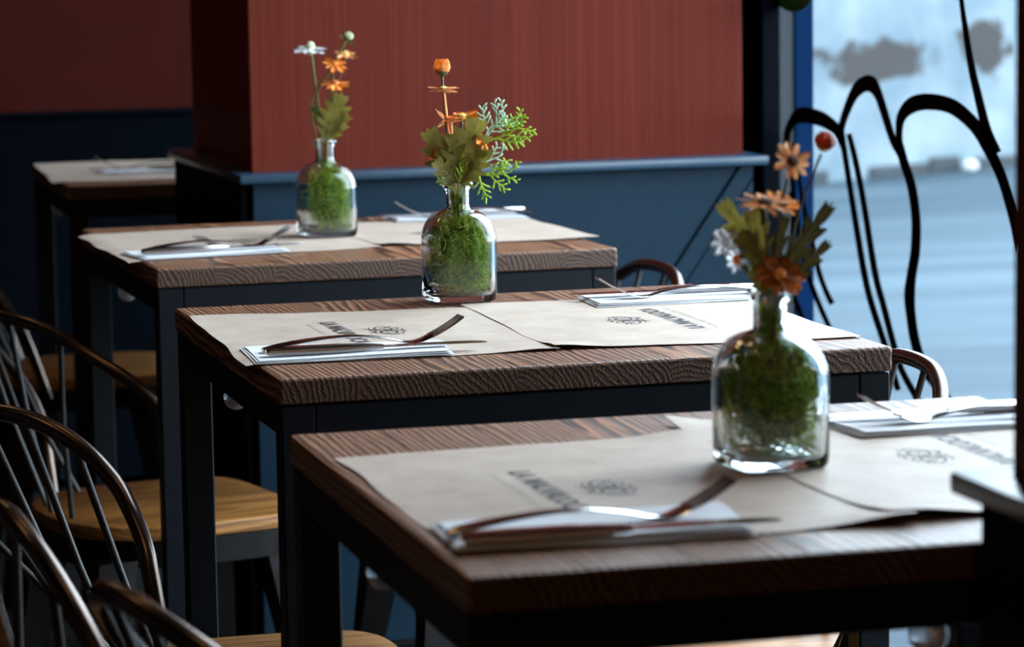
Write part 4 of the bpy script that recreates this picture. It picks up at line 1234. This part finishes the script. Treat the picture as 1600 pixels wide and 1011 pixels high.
def chair(label, x, y, rz, hoop, tr=0.0085):
    """hoop in world coordinates, from the far end over the top to the near end"""
    t = thing('metal_bistro_chair', label, 'chair', (x, y, 0), rz, 'gunmetal bistro chairs with wooden seats')
    link('seat', ME_seat, M_seat, t); link('seat_pan', ME_pan, M_gunp, t)
    for k, me in ME_leg.items(): link('leg', me, M_gunp, t)
    bm = bmesh.new()
    c_ = [(-0.148, -0.154), (0.148, -0.154), (0.148, 0.154), (-0.148, 0.154)]
    for sy in (-1, 1):
        bm = bmesh.new(); tube(bm, [(-0.142, sy * 0.148, 0.16), (0.142, sy * 0.148, 0.16)], 0.006, 8); obj('stretcher', bm, M_gunp, t, smooth=True, angle=0.8)
    Ri = Matrix.Rotation(-rz, 3, 'Z')
    H = smooth_path([Ri @ (Vector(p) - Vector((x, y, 0))) for p in hoop], 3)
    bm = bmesh.new(); tube(bm, H, tr, 12); obj('back_hoop', bm, M_gun, t, smooth=True, angle=1.0)
    n = len(H)
    top = max(range(n), key=lambda i: H[i].z)
    apx = H[top]
    # spindles fan from the rear rim of the seat up to the hoop
    back = (Vector((apx.x, apx.y, 0))).normalized()
    perp = Vector((-back.y, back.x, 0))
    if (H[-1] - H[0]).dot(perp) < 0: perp = -perp
    for f in (-0.5, -0.27, -0.06, 0.14, 0.36):
        i = min(n - 1, max(0, int(top + f * (n - 1 - top if f > 0 else top) * 0.85)))
        a = math.atan2(back.y, back.x)
        d = (back * math.cos(f * 1.7) + perp * math.sin(f * 1.7))
        p0 = Vector((d.x * 0.148, d.y * 0.150, SZ - 0.012))
        bm = bmesh.new(); tube(bm, [p0, p0.lerp(H[i], 0.5) + back * 0.004, H[i]], 0.0040, 8)
        obj('spindle', bm, M_spin, t, smooth=True, angle=0.8)
    return t
def std_hoop(x, y, rz, sh=(0.188, -0.048, -0.211, 0.699, 2.855, 0.42), flip=1):
    w, x0, ax_, az, n_, z0 = sh
    out_ = []
    for k in range(25):
        a = math.pi * k / 24
        c_, s_ = math.cos(a), math.sin(a)
        yy = w * math.copysign(abs(c_) ** (2 / n_), c_); u = abs(s_) ** (2 / n_)
        xx = x0 + (ax_ - x0) * u
        out_.append((x + math.cos(rz) * xx - math.sin(rz) * yy, y + math.sin(rz) * xx + math.cos(rz) * yy, z0 + (az - z0) * u))
    out_[0] = (*out_[0][:2], SZ - 0.03); out_[-1] = (*out_[-1][:2], SZ - 0.03)
    return out_
H2 = [(0.49, 4.16, 0.378), (0.487, 4.17, 0.417), (0.483, 4.18, 0.466), (0.475, 4.18, 0.507), (0.46, 4.17, 0.541), (0.441, 4.15, 0.572), (0.418, 4.125, 0.6), (0.394, 4.09, 0.635), (0.379, 4.05, 0.676), (0.407, 4.0, 0.667), (0.436, 3.955, 0.662), (0.465, 3.92, 0.651), (0.493, 3.885, 0.636), (0.521, 3.855, 0.617), (0.55, 3.83, 0.597), (0.58, 3.81, 0.571), (0.6, 3.8, 0.536), (0.612, 3.8, 0.488), (0.617, 3.8, 0.433), (0.62, 3.805, 0.381)]
H3 = [(0.166, 3.119, 0.532), (0.167, 3.118, 0.556), (0.17, 3.114, 0.578), (0.175, 3.107, 0.598), (0.182, 3.099, 0.617), (0.191, 3.088, 0.635), (0.201, 3.074, 0.65), (0.213, 3.059, 0.664), (0.227, 3.042, 0.675), (0.242, 3.024, 0.684), (0.257, 3.004, 0.691), (0.274, 2.983, 0.695), (0.293, 2.959, 0.696), (0.311, 2.936, 0.695), (0.328, 2.914, 0.691), (0.344, 2.894, 0.684), (0.359, 2.876, 0.675), (0.372, 2.859, 0.664), (0.384, 2.844, 0.65), (0.395, 2.831, 0.635), (0.403, 2.819, 0.617), (0.41, 2.811, 0.598), (0.415, 2.804, 0.578), (0.418, 2.8, 0.556), (0.419, 2.799, 0.532)]
H3 = [(0.30, 3.155, 0.385), (0.2, 3.135, 0.46)] + H3[1:-1] + [(0.424, 2.796, 0.51), (0.432, 2.80, 0.44), (0.444, 2.815, 0.38)]
H4 = [(0.301, 2.581, 0.402), (0.287, 2.577, 0.446), (0.274, 2.57, 0.487), (0.263, 2.56, 0.525), (0.253, 2.547, 0.561), (0.244, 2.531, 0.593), (0.238, 2.513, 0.622), (0.233, 2.493, 0.648), (0.229, 2.471, 0.669), (0.228, 2.447, 0.686), (0.228, 2.422, 0.698), (0.23, 2.395, 0.706), (0.235, 2.367, 0.708), (0.241, 2.339, 0.706), (0.248, 2.313, 0.698), (0.256, 2.289, 0.686), (0.266, 2.268, 0.669), (0.277, 2.248, 0.648), (0.289, 2.231, 0.622), (0.302, 2.217, 0.593), (0.315, 2.205, 0.561), (0.329, 2.196, 0.525), (0.343, 2.191, 0.487), (0.357, 2.189, 0.446), (0.373, 2.19, 0.402)]
H5 = [(0.478, 2.295, 0.431), (0.444, 2.284, 0.469), (0.412, 2.271, 0.505), (0.384, 2.255, 0.538), (0.358, 2.237, 0.57), (0.335, 2.216, 0.599), (0.315, 2.194, 0.625), (0.299, 2.17, 0.647), (0.287, 2.146, 0.666), (0.279, 2.12, 0.681), (0.276, 2.094, 0.692), (0.276, 2.068, 0.699), (0.281, 2.041, 0.701), (0.291, 2.015, 0.699), (0.303, 1.992, 0.692), (0.32, 1.971, 0.681), (0.34, 1.953, 0.666), (0.362, 1.938, 0.647), (0.388, 1.926, 0.625), (0.416, 1.916, 0.599), (0.446, 1.911, 0.57), (0.478, 1.908, 0.538), (0.511, 1.909, 0.505), (0.545, 1.913, 0.469), (0.58, 1.921, 0.431)]
H5 = H5[:-1] + [(0.59, 1.925, 0.41), (0.60, 1.93, 0.38)]
H5[0] = (0.50, 2.29, 0.39)
chair('farthest chair at the left, seat in the dark below the corner table', 0.70, 5.42, 0.0, std_hoop(0.66, 5.42, 0.0))
chair('chair with a bronze-glinting hoop back and lit wooden seat at the third table', 0.615, 4.015, 0.22, H2)
chair('left chair at the second table, tall hoop back lined with bluish light', 0.56, 3.015, 0.0, H3)
chair('pulled-back left chair between the second and nearest tables, steep hoop', 0.285, 2.45, 0.1, H4)
chair('nearest left chair, only its rounded hoop corner showing at the bottom edge', 0.555, 2.095, 0.2, H5, 0.009)
chair('right chair behind the third table, hoop top against the navy wainscot', 1.07, 3.945, math.pi + 0.06, std_hoop(1.101, 3.943, math.pi + 0.061))
chair('right chair behind the second table, hoop top against the bright window', 1.03, 2.965, math.pi - 0.05, std_hoop(1.056, 2.959, math.pi - 0.056))
